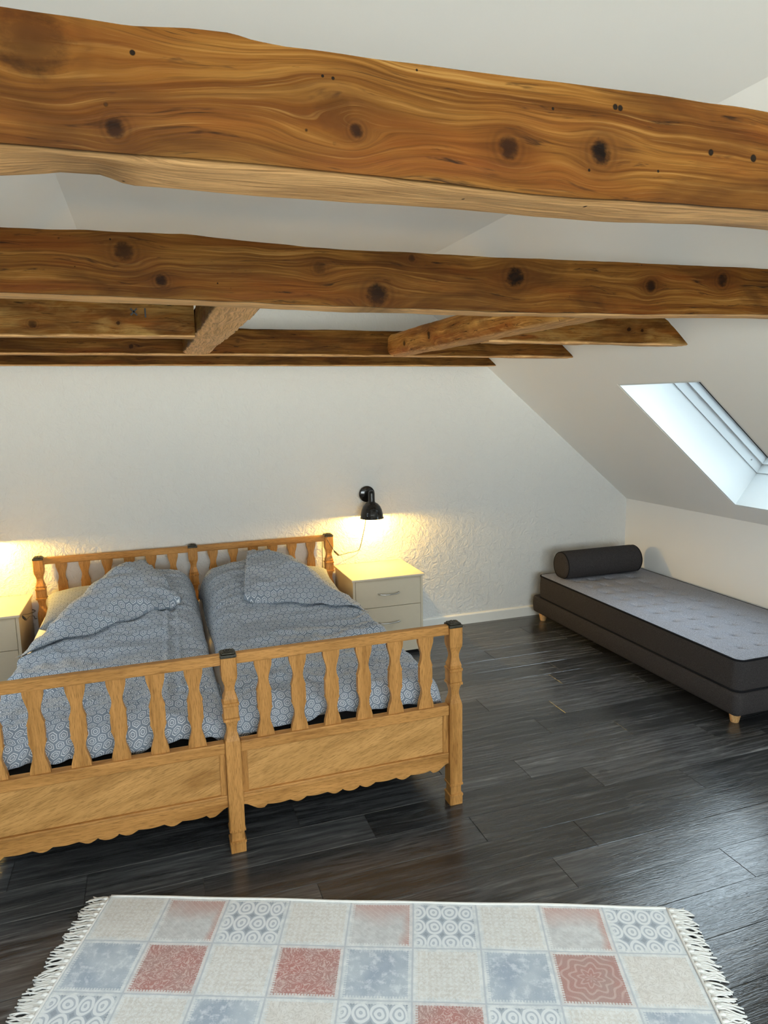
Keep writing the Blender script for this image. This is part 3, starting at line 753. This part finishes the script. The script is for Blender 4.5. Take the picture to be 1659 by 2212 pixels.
def rounded_slab(x0, x1, y0, y1, z0, z1, r, n=6, puff=0.0, nx=14, ny=26, f=None):
    bm = nb(); box(bm, x0, x1, y0, y1, z0, z1, bev=r, seg=n); return bm
def mattress(label, x0, x1):
    t = thing('mattress', label, 'mattress', ((x0+x1)/2, 3.54, .258), group='mattresses of the double bed')
    obj('ticking', rounded_slab(x0, x1, 2.545, 4.535, .259, .41, .03), M['dark_cloth'], t, smooth=40)
    obj('fitted_sheet', rounded_slab(x0-.004, x1+.004, 2.66, 4.539, .34, .462, .045), M['sheet'], t, smooth=40, label='cream fitted sheet')
mattress('cream-sheeted mattress in the left half of the bed', -.676, .214)
mattress('cream-sheeted mattress in the right half of the bed', .228, 1.118)

# pillows
def pillow(label, cx, cy, cz, lx, ly, h, rz, tilt=0):
    t = thing('pillow', label, 'pillow', (cx, cy, cz), rz, 'pillows under the duvets')
    bm = nb(); N = 30; uvl = bm.loops.layers.uv.new()
    def prof(a, b):
        e = max(0, (1-abs(a)**3.2))*max(0, (1-abs(b)**3.2)); return e**.45
    def sheet(sg):
        rows = []
        for i in range(N+1):
            row = []
            for j in range(N+1):
                a, b = 2*i/N-1, 2*j/N-1
                pinch = 1-.06*(abs(a)*abs(b))**2
                px = a*lx/2*(1-.05*(1-b*b)*abs(a)) ; py = b*ly/2*(1-.05*(1-a*a)*abs(b))
                z = sg*h/2*prof(a, b)
                z += .006*nz(px*9, py*9, cx)*prof(a, b)
                row.append(Vector((px, py, z + py*tilt)))
            rows.append(row)
        return rows
    for sg in (1, -1):
        V, F = quadgrid(bm, sheet(sg))
        for fr in F:
            for f in fr:
                for lp in f.loops: lp[uvl].uv = (lp.vert.co.x, lp.vert.co.y)
    bmesh.ops.remove_doubles(bm, verts=bm.verts, dist=1e-5); bmesh.ops.recalc_face_normals(bm, faces=bm.faces)
    obj('pillowcase', bm, M['pillow'], t, local=True, smooth=True)
    b2 = nb(); e = .95
    tube(b2, [(sx*lx/2*e, sy*ly/2*e, sy*ly/2*e*tilt) for sx, sy in ((-1, -1), (1, -1), (1, 1), (-1, 1))], .003, 6, closed=True)
    return t
pillow('grey pillow at the left head of the bed, warmly lit beside the nightstand', -.28, 4.20, .562, .70, .58, .16, .05, .05)
pillow('grey pillow at the right head of the bed, its corner out beside the lamp', .72, 4.20, .562, .70, .58, .16, -.06, .05)

# duvets
def duvet(label, xi, xo, apex, low, tip, seed, folds):
    """xi inner edge (middle of the bed), xo outer edge; the outer head corner is turned down along apex-low"""
    t = thing('duvet', label, 'duvet', ((xi+xo)/2, 3.4, .47), group='duvets on the double bed')
    sg = 1 if xo > xi else -1
    ax, ay, _ = apex; lx, ly, _ = low
    y0, y1 = 2.548, ay + .04
    xc = (xi+xo)/2; hw = abs(xo-xi)/2
    def top(x, y):
        xi_ = (x-xc)/hw
        hump = sst(y, 3.35, 4.22)*(1-.35*sst(y, 4.32, 4.56))
        bell = max(0, 1-.38*abs((x-(xc-.03*sg))/hw)**2.4)
        z = .520 + .185*hump*bell + .012*math.cos(xi_*1.3)
        z += .010*nz(x*3.1, y*2.2, seed) 
        fl = 1-.5*hump
        r1 = nz(x*3.0+1.2*nz(x*2, y*2, seed), y*8.0, seed+5); r2 = nz(x*8+seed, y*4.5, 3.3)
        z += fl*(.021*(1-abs(r1)*2.2) + .011*(1-abs(r2)*2)) + .004*nz(x*22, y*22, seed) + .010*(1-2.2*abs(nz(x*7+seed+.8*nz(x*4, y*4, 1), y*15, 6.1)))
        for (fx0_, fy0_, fx1_, fy1_, amp, wid) in folds:
            p = Vector((x-fx0_, y-fy0_)); d = Vector((fx1_-fx0_, fy1_-fy0_)); L = d.length; d.normalize()
            s = p.dot(d); q = abs(p.x*d.y-p.y*d.x) 
            if -.1 < s < L+.1: z += amp*math.exp(-(q/wid)**2)*sst(s, -.1, .08)*(1-sst(s, L-.08, L+.1))
        return z
    NX, NY = 110, 210
    def xout(y): 
        if y <= ly: return xo
        k = min(1, (y-ly)/(ay-ly)); return lx + (ax-lx)*k + 0*(xo-lx)
    def point(u, v):
        y = y0 + (y1-y0)*v; b = xout(min(y, ay))
        if y > ly-.12 and y <= ly: b = xo + (lx-xo)*sst(y, ly-.12, ly)
        wob = .010*nz(y*5, seed, 1.7)
        x = xi + (b-xi)*u + wob*(1-2*abs(u-.5))*0 + (1-u)**3*.012*nz(y*4, 0, seed)
        z = top(x, y)
        ei = abs(x-xi); eo = abs(b-x); ef = y-y0; eh = y1-y
        fn = .014*nz(x*5, seed, 2.2) + .008*nz(x*13, seed, 7.)
        def drop(e, w, h):
            if e >= w: return 0
            q = 1-e/w; return h*(1-math.sqrt(max(0, 1-q*q)))
        bottom_i = max(0, z-.478)
        z -= drop(ei, .10, min(.16, bottom_i)) + drop(eo, .075 if y < ly else .03, min(.085, max(0, z-.478)) if y < ly else .022) + drop(ef, .13, .098+fn) + drop(eh, .14, .13)
        z = max(z, .474 if y > 2.665 else .424)
        yy = y - .022*sst(.13-ef, 0, .13)*0 + .012*nz(x*6, seed, .5)*sst(.15-ef, 0, .15)
        return Vector((x, yy, z))
    def warpp(k, n): return k/n
    us = [.5-.5*math.cos(PI*(k/NX))*(.75+.25*1) if False else k/NX for k in range(NX+1)]
    us = [u_ + .06*math.sin(2*PI*u_)*-1 for u_ in us]
    vs = [k/NY for k in range(NY+1)]; vs = [v_ - .05*math.sin(2*PI*v_) for v_ in vs]
    rows = [[point(u_, v_) for u_ in us] for v_ in vs]
    bm = nb(); uvl = bm.loops.layers.uv.new(); V, F = quadgrid(bm, rows)
    # arc-length texture coordinates so the print follows the cloth
    U = np.zeros((NY+1, NX+1)); Vv = np.zeros((NY+1, NX+1)); mid = NX//2
    P = np.array([[tuple(p) for p in r] for r in rows])
    dv = np.linalg.norm(np.diff(P, axis=0), axis=2); Vv[1:] = np.cumsum(dv.mean(axis=1, keepdims=True).repeat(NX+1, 1), axis=0)
    du = np.linalg.norm(np.diff(P, axis=1), axis=2); cu = np.concatenate([np.zeros((NY+1, 1)), np.cumsum(du, axis=1)], axis=1)
    U = cu
    for i in range(NY):
        for j in range(NX):
            for lp, (a, b) in zip(F[i][j].loops, ((i, j), (i, j+1), (i+1, j+1), (i+1, j))): lp[uvl].uv = (U[a, b], Vv[a, b])
    # underside and border: the quilt has its own thickness
    low_ = [[bm.verts.new((p.x + (xc-p.x)*.012, p.y + (.012 if i < 3 else 0), max(.466 if p.y > 2.665 else .416, min(p.z-.006, p.z-.045*min(1, .15+min(i, j, NY-i, NX-j)/6))))) for j, p in enumerate(r)] for i, r in enumerate(rows)]
    def quad(*vs_):
        f = bm.faces.new(vs_)
        for lp in f.loops: lp[uvl].uv = (lp.vert.co.x, lp.vert.co.y)
    for i in range(NY):
        for j in range(NX): quad(low_[i][j], low_[i+1][j], low_[i+1][j+1], low_[i][j+1])
    for j in range(NX):
        quad(V[0][j], low_[0][j], low_[0][j+1], V[0][j+1]); quad(V[NY][j+1], low_[NY][j+1], low_[NY][j], V[NY][j])
    for i in range(NY):
        quad(V[i+1][0], low_[i+1][0], low_[i][0], V[i][0]); quad(V[i][NX], low_[i][NX], low_[i+1][NX], V[i+1][NX])
    bmesh.ops.recalc_face_normals(bm, faces=bm.faces)
    obj('quilt', bm, M['duvet'], t, smooth=True)
    # the turned-down corner: a puffed triangle lying on the quilt
    A, B, C = Vector(apex[:2]), Vector(low[:2]), Vector(tip[:2]); N = 40
    bm = nb(); uvl = bm.loops.layers.uv.new(); grid = {}
    def tri(i, j, lift):
        a = i/N; b = j/N
        if not lift: a, b = a*.84, .5+(b-.5)*.76
                 # a: from fold (0) to tip (1); b: along the fold
        F0 = A + (B-A)*b
        p = F0*(1-a) + C*a
        e_tip = min(a, 1)       # distances to the free edges
        la, lb, lc = (1-a)*(1-b), (1-a)*b, a
        p = Vector((p.x, p.y)) 
        sag = .030*math.sin(PI*b)*a*(1-a)
        free = min(la, lb)*3
        th = .042*min(1, (min(la*2.2, lb*2.2)+.06)**.42)*(1-.2*a)
        z0 = top(min(max(p.x, min(xi, xo)), max(xi, xo)), min(p.y, ay))
        if p.y > ly: 
            pass
        fold_round = .020*(1-sst(a, 0, .10))
        w = .007*nz(p.x*7+seed, p.y*16, 9.1) + .004*nz(p.x*20, p.y*26, seed)
        z = z0 + (.034 if lift else .004) - .030*b**5 + (th+w)*lift - fold_round*lift*.9
        return Vector((p.x, p.y, z))
    for lift in (1, 0):
        G = [[tri(i, j, lift) for j in range(N+1)] for i in range(N+1)]
        V, F = quadgrid(bm, G)
        for fr in F:
            for f in fr:
                for lp in f.loops:
                    c = lp.vert.co; lp[uvl].uv = (c.x*.6+c.y*.8, -c.x*.8+c.y*.6)
        grid[lift] = V
    def edge(k): return [grid[k][i][0] for i in range(N+1)] + [grid[k][i][N] for i in range(N, -1, -1)] + [grid[k][0][j] for j in range(N, -1, -1)]
    e1, e0 = edge(1), edge(0)
    for k in range(len(e1)-1):
        vs_ = [e1[k], e1[k+1], e0[k+1], e0[k]]
        if len(set(vs_)) == 4:
            try:
                f = bm.faces.new(vs_)
                for lp in f.loops: c = lp.vert.co; lp[uvl].uv = (c.x*.6+c.y*.8, -c.x*.8+c.y*.6)
            except ValueError: pass
    bmesh.ops.remove_doubles(bm, verts=bm.verts, dist=1e-5); bmesh.ops.recalc_face_normals(bm, faces=bm.faces)
    obj('turned_down_corner', bm, M['duvet'], t, smooth=True)
    return t
duvet('grey-blue hexagon duvet on the left half of the bed, corner folded down', .212, -.672, (-.10, 4.40, .69), (-.655, 3.44, .55), (.105, 3.80, .62), 2.2,
      [(.00, 2.75, .03, 3.80, .013, .013), (.055, 2.75, .085, 3.80, .010, .011), (-.5, 2.95, .0, 3.1, .012, .05)])
duvet('grey-blue hexagon duvet on the right half of the bed, corner folded down', .236, 1.112, (.56, 4.44, .72), (1.09, 3.50, .55), (.435, 3.72, .64), 8.6,
      [(1.08, 3.45, .50, 3.30, .018, .035), (1.1, 3.25, .55, 3.08, .020, .04), (1.1, 3.05, .5, 2.86, .016, .04), (.45, 3.0, .75, 2.65, .016, .05)])

# ------------------------------------------------------------------ nightstands
def nightstand(x0, x1, label):
    yf, yb, H = 4.175, 4.627, .560
    t = thing('nightstand', label, 'nightstand', ((x0+x1)/2, (yf+yb)/2, 0), group='nightstands beside the bed')
    b = nb()
    box(b, x0+.010, x0+.027, yf+.010, yb, .0, .545, bev=.0015, seg=1); box(b, x1-.027, x1-.010, yf+.010, yb, .0, .545, bev=.0015, seg=1)
    box(b, x0+.027, x1-.027, yb-.012, yb-.002, .03, .545); box(b, x0+.027, x1-.027, yf+.03, yb-.012, .05, .065)
    obj('carcass', b, M['cream'], t)
    obj('tabletop', bx(x0, x1, yf-.006, yb+.002, .545, .560, bev=.004), M['cream'], t)
    obj('plinth', bx(x0+.027, x1-.027, yf+.012, yf+.026, .03, .166, bev=.001, seg=1), M['cream'], t)
    for z0, z1, zh in ((.356, .543, .448), (.168, .353, .252)):
        d = obj('drawer', bx(x0+.0285, x1-.0285, yf+.009, yf+.027, z0, z1, bev=.0015, seg=1), M['cream'], t)
        xm = (x0+x1)/2
        h = tube(nb(), smooth_curve([(xm-.072, yf+.010, zh), (xm-.068, yf-.010, zh), (xm-.04, yf-.018, zh-.003), (xm, yf-.021, zh-.004), (xm+.04, yf-.018, zh-.003), (xm+.068, yf-.010, zh), (xm+.072, yf+.010, zh)], 5), .0042, 8)
        obj('handle', h, M['chrome'], d, smooth=True, label='slim curved metal handle')
    return t
ns = nightstand(1.180, 1.690, 'cream nightstand right of the bed under the black wall lamp')
ns2 = copy_tree(ns); ns2.location.x = -1.004
ns2['label'] = 'cream nightstand left of the bed, half out of the photo'

# ------------------------------------------------------------------ wall lamps
def wall_lamp(x, label, cord, sw):
    y = 4.525
    t = thing('wall_lamp', label, 'lamp', (x, YB, 1.055), group='wall lamps over the nightstands')
    b = nb(); lathe(b, [(.0, 0), (.040, 0), (.054, .004), (.058, .012), (.057, .020), (.046, .026), (.0, .028)], n=40, caps=False)
    bmesh.ops.rotate(b, verts=b.verts, matrix=Matrix.Rotation(PI/2, 3, 'X'), cent=(0, 0, 0)); bmesh.ops.translate(b, verts=b.verts, vec=(x, YB, 1.055))
    bmesh.ops.recalc_face_normals(b, faces=b.faces)
    obj('wall_mount', b, M['black'], t, smooth=40)
    obj('arm', tube(nb(), smooth_curve([(x, YB-.02, 1.066), (x, YB-.06, 1.070), (x, y+.02, 1.074), (x, y+.004, 1.070)], 6), .013, 12), M['black'], t, smooth=True)
    b = nb()
    lathe(b, [(.0, .192), (.012, .191), (.020, .184), (.0235, .172), (.0235, .118), (.026, .110), (.044, .100), (.060, .082), (.071, .058), (.0775, .030), (.080, .008), (.0845, .002), (.0845, -.002), (.0795, .0),
              (.077, .010), (.0745, .030), (.068, .056), (.057, .079), (.042, .096), (.0, .103)], (x, y, .900), 48, caps=False)
    bmesh.ops.recalc_face_normals(b, faces=b.faces)
    obj('shade', b, M['black'], t, smooth=45)
    b = nb(); lathe(b, [(.0, -.052), (.016, -.049), (.026, -.038), (.0295, -.022), (.026, -.004), (.017, .012), (.0135, .026), (.0135, .030), (.0, .031)], (x, y, .973), 20, caps=False)
    bmesh.ops.recalc_face_normals(b, faces=b.faces)
    o = obj('bulb', b, M['bulb'], t, smooth=True, label='lit warm bulb')
    c = obj('cord', tube(nb(), smooth_curve(cord, 6), .0022, 6), M['cable'], t, smooth=True)
    obj('switch', tube(nb(), sw, [.004, .0065, .0065, .004], 8), M['cable'], c, smooth=True)
    # the lamp's own light, inside the shade just under the bulb
    d = bpy.data.lights.new('bulb_light', 'POINT'); d.energy = LAMP_W; d.color = LAMP_COL; d.shadow_soft_size = .012
    lo = link(bpy.data.objects.new('bulb_light', d)); lo.location = (x, y, .906); lo.visible_camera = True
    return t
wall_lamp(1.438, 'black bell-shaped wall lamp, lit, over the right nightstand',
          [(1.438, 4.635, 1.02), (1.437, 4.638, .95), (1.428, 4.638, .86), (1.403, 4.636, .752), (1.378, 4.634, .668), (1.350, 4.63, .648), (1.29, 4.622, .643), (1.222, 4.605, .636), (1.195, 4.575, .648), (1.165, 4.548, .685), (1.14, 4.545, .725), (1.118, 4.548, .770), (1.108, 4.57, .798), (1.10, 4.60, .79), (1.10, 4.625, .70), (1.10, 4.63, .55)],
          [(1.214, 4.600, .637), (1.205, 4.588, .641), (1.172, 4.552, .675), (1.165, 4.547, .684)])
wall_lamp(-1.0, 'lit wall lamp over the left nightstand, outside the photo',
          [(-1.0, 4.635, 1.02), (-1.0, 4.638, .80), (-1.0, 4.638, .60), (-.95, 4.638, .50), (-.80, 4.637, .47), (-.738, 4.60, .46), (-.738, 4.40, .50), (-.743, 4.22, .545), (-.736, 4.20, .530), (-.727, 4.22, .515), (-.724, 4.30, .508), (-.726, 4.45, .47), (-.732, 4.53, .43), (-.727, 4.56, .42)],
          [(-.741, 4.213, .540), (-.738, 4.206, .534), (-.730, 4.214, .519), (-.727, 4.221, .514)])

# ------------------------------------------------------------------ daybed
DX0, DX1, DY0, DY1 = 2.755, 3.615, 2.572, 4.575
day = thing('daybed', 'charcoal upholstered daybed with tufted mattress along the knee wall', 'daybed', ((DX0+DX1)/2, (DY0+DY1)/2, 0))
def soft_box(x0, x1, y0, y1, z0, z1, rc, re, f=None, nx=36, ny=84):
    """upholstered block: corner radius rc in plan, edge radius re, top displaced by f(x,y)"""
    bm = nb(); loop = []
    for cx, cy, a0 in ((x1-rc, y1-rc, 0), (x0+rc, y1-rc, 90), (x0+rc, y0+rc, 180), (x1-rc, y0+rc, 270)):
        for k in range(9):
            a = math.radians(a0+k*90/8); loop.append((cx, cy, math.cos(a), math.sin(a)))
    def ring(off, z): return [bm.verts.new((cx+(rc-off)*c, cy+(rc-off)*s, z)) for cx, cy, c, s in loop]
    rings = [ring(re*1.0, z0)]
    for k in range(1, 5):
        a = PI/2*k/4; rings.append(ring(re*(1-math.sin(a)), z0+re*(1-math.cos(a))))
    for k in range(1, 5): rings.append(ring(-.004*math.sin(PI*k/5), z0+re+(z1-z0-2*re)*k/5))
    for k in range(0, 5):
        a = PI/2*k/4; rings.append(ring(re*(1-math.cos(a)), z1-re+re*math.sin(a)))
    n = len(loop)
    for A, B in zip(rings, rings[1:]):
        for k in range(n): bm.faces.new((A[k], A[(k+1) % n], B[(k+1) % n], B[k]))
    bm.faces.new(rings[0][::-1])
    return bm, rings[-1]
b, top_ring = soft_box(DX0, DX1, DY0, DY1, .062, .190, .035, .018); b.faces.new(top_ring)
obj('base', b, M['wool'], day, smooth=40)
MX0, MX1, MY0, MY1, MZ = 2.762, 3.61, 2.578, 4.50, .366
BTN = [(x, y) for x, yo, n in ((2.92, 2.735, 11), (3.04, 2.875-.145, 11), (3.18, 2.72, 11), (3.355, 2.69, 11)) for y in [yo+.163*k for k in range(n)] if y < 4.46]
mat_o = thing_m = None
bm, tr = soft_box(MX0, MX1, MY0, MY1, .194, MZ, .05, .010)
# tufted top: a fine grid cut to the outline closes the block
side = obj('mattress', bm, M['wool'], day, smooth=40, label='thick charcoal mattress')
def tuft(x, y):
    z = MZ + .010*sst(min(x-MX0, MX1-x, y-MY0, MY1-y), 0, .14) + .0025*nz(x*7, y*7, 2.)*sst(min(x-MX0, MX1-x, y-MY0, MY1-y), 0, .06)
    for bx_, by_ in BTN:
        dx, dy = x-bx_, y-by_
        if abs(dx) < .11 and abs(dy) < .11:
            d = math.hypot(dx, dy); z -= .0150*math.exp(-(d/.012)**2) + .0110*math.exp(-(d/.042)**2)
            if abs(dy) < .10 and abs(dx) < .07: z -= .0085*math.exp(-((dx*.75+dy*.35)/.008)**2)*math.exp(-(d/.045)**2)
    return z
NXT, NYT = 190, 430
rows = []
for i in range(NYT+1):
    y = MY0+.006 + (MY1-MY0-.012)*i/NYT; row = []
    for j in range(NXT+1):
        a = j/NXT
        # pull the corners in to the rounded outline
        ex = min(y-MY0, MY1-y); ins = .006
        if ex < .05: ins = .006 + .05-math.sqrt(max(0, .05**2-(.05-ex)**2))
        x = MX0+ins + (MX1-MX0-2*ins)*a
        row.append((x, y, tuft(x, y)))
    rows.append(row)
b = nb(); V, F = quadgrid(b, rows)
obj('tufted_cover', b, M['wool_lit_top'], side, smooth=True)
bme = nb(); bmesh.ops.create_uvsphere(bme, u_segments=10, v_segments=6, radius=.0065); bmesh.ops.scale(bme, verts=bme.verts, vec=(1, 1, .45))
btn = bpy.data.meshes.new('button'); bme.to_mesh(btn); bme.free(); btn.materials.append(M['piping'])
for x, y in BTN:
    o = link(bpy.data.objects.new('button', btn)); o.parent = side; o.location = Vector((x, y, tuft(x, y)+.003)) - wloc(side)
def rr_loop(x0, x1, y0, y1, r, z, n=8):
    out = []
    for cx, cy, a0 in ((x1-r, y1-r, 0), (x0+r, y1-r, 90), (x0+r, y0+r, 180), (x1-r, y0+r, 270)):
        for k in range(n+1):
            a = math.radians(a0+k*90/n); out.append((cx+r*math.cos(a), cy+r*math.sin(a), z))
    return out
obj('piping', tube(nb(), rr_loop(MX0, MX1, MY0, MY1, .05, MZ-.004), .0055, 8, closed=True), M['piping'], side, smooth=True)
obj('piping', tube(nb(), rr_loop(MX0, MX1, MY0, MY1, .05, .197), .0055, 8, closed=True), M['piping'], side, smooth=True)
for lx, ly in ((2.825, 2.645), (2.805, 4.49), (3.545, 2.645), (3.545, 4.49)):
    b = nb(); lathe(b, [(.019, 0), (.021, .002), (.0325, .060), (.0325, .063)], (lx, ly, 0), 20)
    bmesh.ops.recalc_face_normals(b, faces=b.faces)
    obj('leg', b, M['pale_leg'], day, smooth=40, label='pale tapered wooden leg')
# bolster
bol = thing('bolster_cushion', 'charcoal bolster roll cushion at the far end of the daybed', 'cushion', (3.165, 4.30, MZ+.012))
b = nb(); prof = [(0, -.335), (.060, -.334), (.085, -.330), (.098, -.322), (.1045, -.310), (.106, -.29), (.107, 0), (.106, .29), (.1045, .310), (.098, .322), (.085, .330), (.060, .334), (0, .335)]
lathe(b, prof, n=40, caps=False); bmesh.ops.rotate(b, verts=b.verts, matrix=Matrix.Rotation(PI/2, 3, 'Y'), cent=(0, 0, 0))
for v in b.verts:
    if v.co.z < -.085: v.co.z = -.085 + (v.co.z+.085)*.35
    v.co.z += .002*nz(v.co.x*8, v.co.y*8, 1.)
bmesh.ops.translate(b, verts=b.verts, vec=(3.165, 4.312, MZ+.105)); bmesh.ops.remove_doubles(b, verts=b.verts, dist=1e-5); bmesh.ops.recalc_face_normals(b, faces=b.faces)
obj('cover', b, M['wool'], bol, smooth=True)
for sx in (-1, 1):
    b = nb(); lp = []
    for k in range(40):
        a = 2*PI*k/40; yy, zz = .101*math.cos(a), .101*math.sin(a)
        if zz < -.085: zz = -.085+(zz+.085)*.35
        lp.append((3.165+sx*.322, 4.312+yy, MZ+.105+zz))
    obj('piping', tube(b, lp, .003, 6, closed=True), M['piping'], bol, smooth=True)

# ------------------------------------------------------------------ rug
RA = math.atan2(-.705, 1.767)
rug = thing('patchwork_rug', 'pale patchwork-print rug with white fringed ends in front of the bed', 'rug', (-.234, 2.368, 0), RA)
RL, CW, RH, NR = 1.902, .2113, .196, 7
layout = ['beige faded lace beige faded lace beige faded lace', 'blue red beige red blue beige blue medallion cream', 'lace beige blue cream lace red lace beige blue',
          'cream faded beige lace red beige blue cream faded', 'blue lace medallion beige faded lace beige red cream', 'beige blue cream red lace beige faded blue beige', 'lace cream blue beige red lace cream beige lace']
bm = nb(); uvl = bm.loops.layers.uv.new(); SUB = 6; TH = .007
NXR, NYR = 9*SUB, NR*SUB
def rz_(x, y): return TH + .0022*nz(x*5, y*5, 3.) + .0015*nz(x*14, y*3, 1.)
rows = []
for i in range(NYR+1):
    y = -RH*i/SUB
    rows.append([Vector((CW*j/SUB + .004*nz(y*3, j, 0)*(0 < j < NXR), y + .006*nz(CW*j/SUB*3, 0, 5.)*(i == 0), rz_(CW*j/SUB, y))) for j in range(NXR+1)])
V, F = quadgrid(bm, rows)
for i in range(NYR):
    for j in range(NXR):
        f = F[i][j]; kind = layout[i//SUB].split()[j//SUB]; f.material_index = RUG_KINDS.index(kind)
        for lp, (a, b_) in zip(f.loops, ((i, j), (i, j+1), (i+1, j+1), (i+1, j))):
            uu = (b_-j//SUB*SUB)/SUB; vv = 1-(a-i//SUB*SUB)/SUB
            lp[uvl].uv = (uu, vv)
# turned edges down to the floor
def skirt(vs):
    lo = [bm.verts.new((v.co.x, v.co.y, .0005)) for v in vs]
    for k in range(len(vs)-1):
        f = bm.faces.new((vs[k], lo[k], lo[k+1], vs[k+1])); f.material_index = 1
skirt([V[0][j] for j in range(NXR+1)]); skirt([V[NYR][j] for j in range(NXR, -1, -1)]); skirt([V[i][0] for i in range(NYR, -1, -1)]); skirt([V[i][NXR] for i in range(NYR+1)])
obj('printed_pile', bm, [M['rug_'+k] for k in RUG_KINDS], rug, local=True, smooth=40)
edge = [(CW*j/SUB, rows[0][j].y+.003, TH*.7+.0015) for j in range(NXR+1)]
obj('bound_edge', tube(nb(), edge, .0052, 8), M['yarn'], rug, local=True, smooth=True, label='white bound long edge')
for x in (-.004, RL+.004):
    obj('end_seam', tube(nb(), [(x, rows[i][0].y, TH) for i in range(NYR+1)], .0042, 6), M['yarn'], rug, local=True, smooth=True)
def tassel_mesh(seed):
    r = random.Random(seed); b = nb()
    for k in range(5):
        y0 = (k-2)*.0048; L = r.uniform(.055, .078)
        pts = [(.0, y0, .006), (L*.3, y0+r.uniform(-.004, .004), .0085), (L*.65, y0+r.uniform(-.009, .009), .006), (L, y0+r.uniform(-.013, .013), .003)]
        tube(b, smooth_curve(pts, 2), [.0030, .0034, .0034, .0032, .003, .0028, .0022], 5)
    tube(b, [(-.004, 0, .006), (.006, 0, .0075), (.016, 0, .0075)], [.004, .008, .006], 6)
    me = bpy.data.meshes.new('fringe_tassel'); b.normal_update(); b.to_mesh(me); b.free(); me.materials.append(M['yarn'])
    me.polygons.foreach_set('use_smooth', [True]*len(me.polygons)); return me
TM = [tassel_mesh(k) for k in range(6)]
for sx, x in ((-1, -.006), (1, RL+.006)):
    for k in range(int(RH*NR/.0245)):
        o = link(bpy.data.objects.new('fringe_tassel', TM[rnd.randrange(6)])); o.parent = rug
        o.location = (x, -.012-.0245*k, 0); o.rotation_euler = (0, 0, (PI if sx < 0 else 0) + rnd.uniform(-.22, .22) - .12*sx)
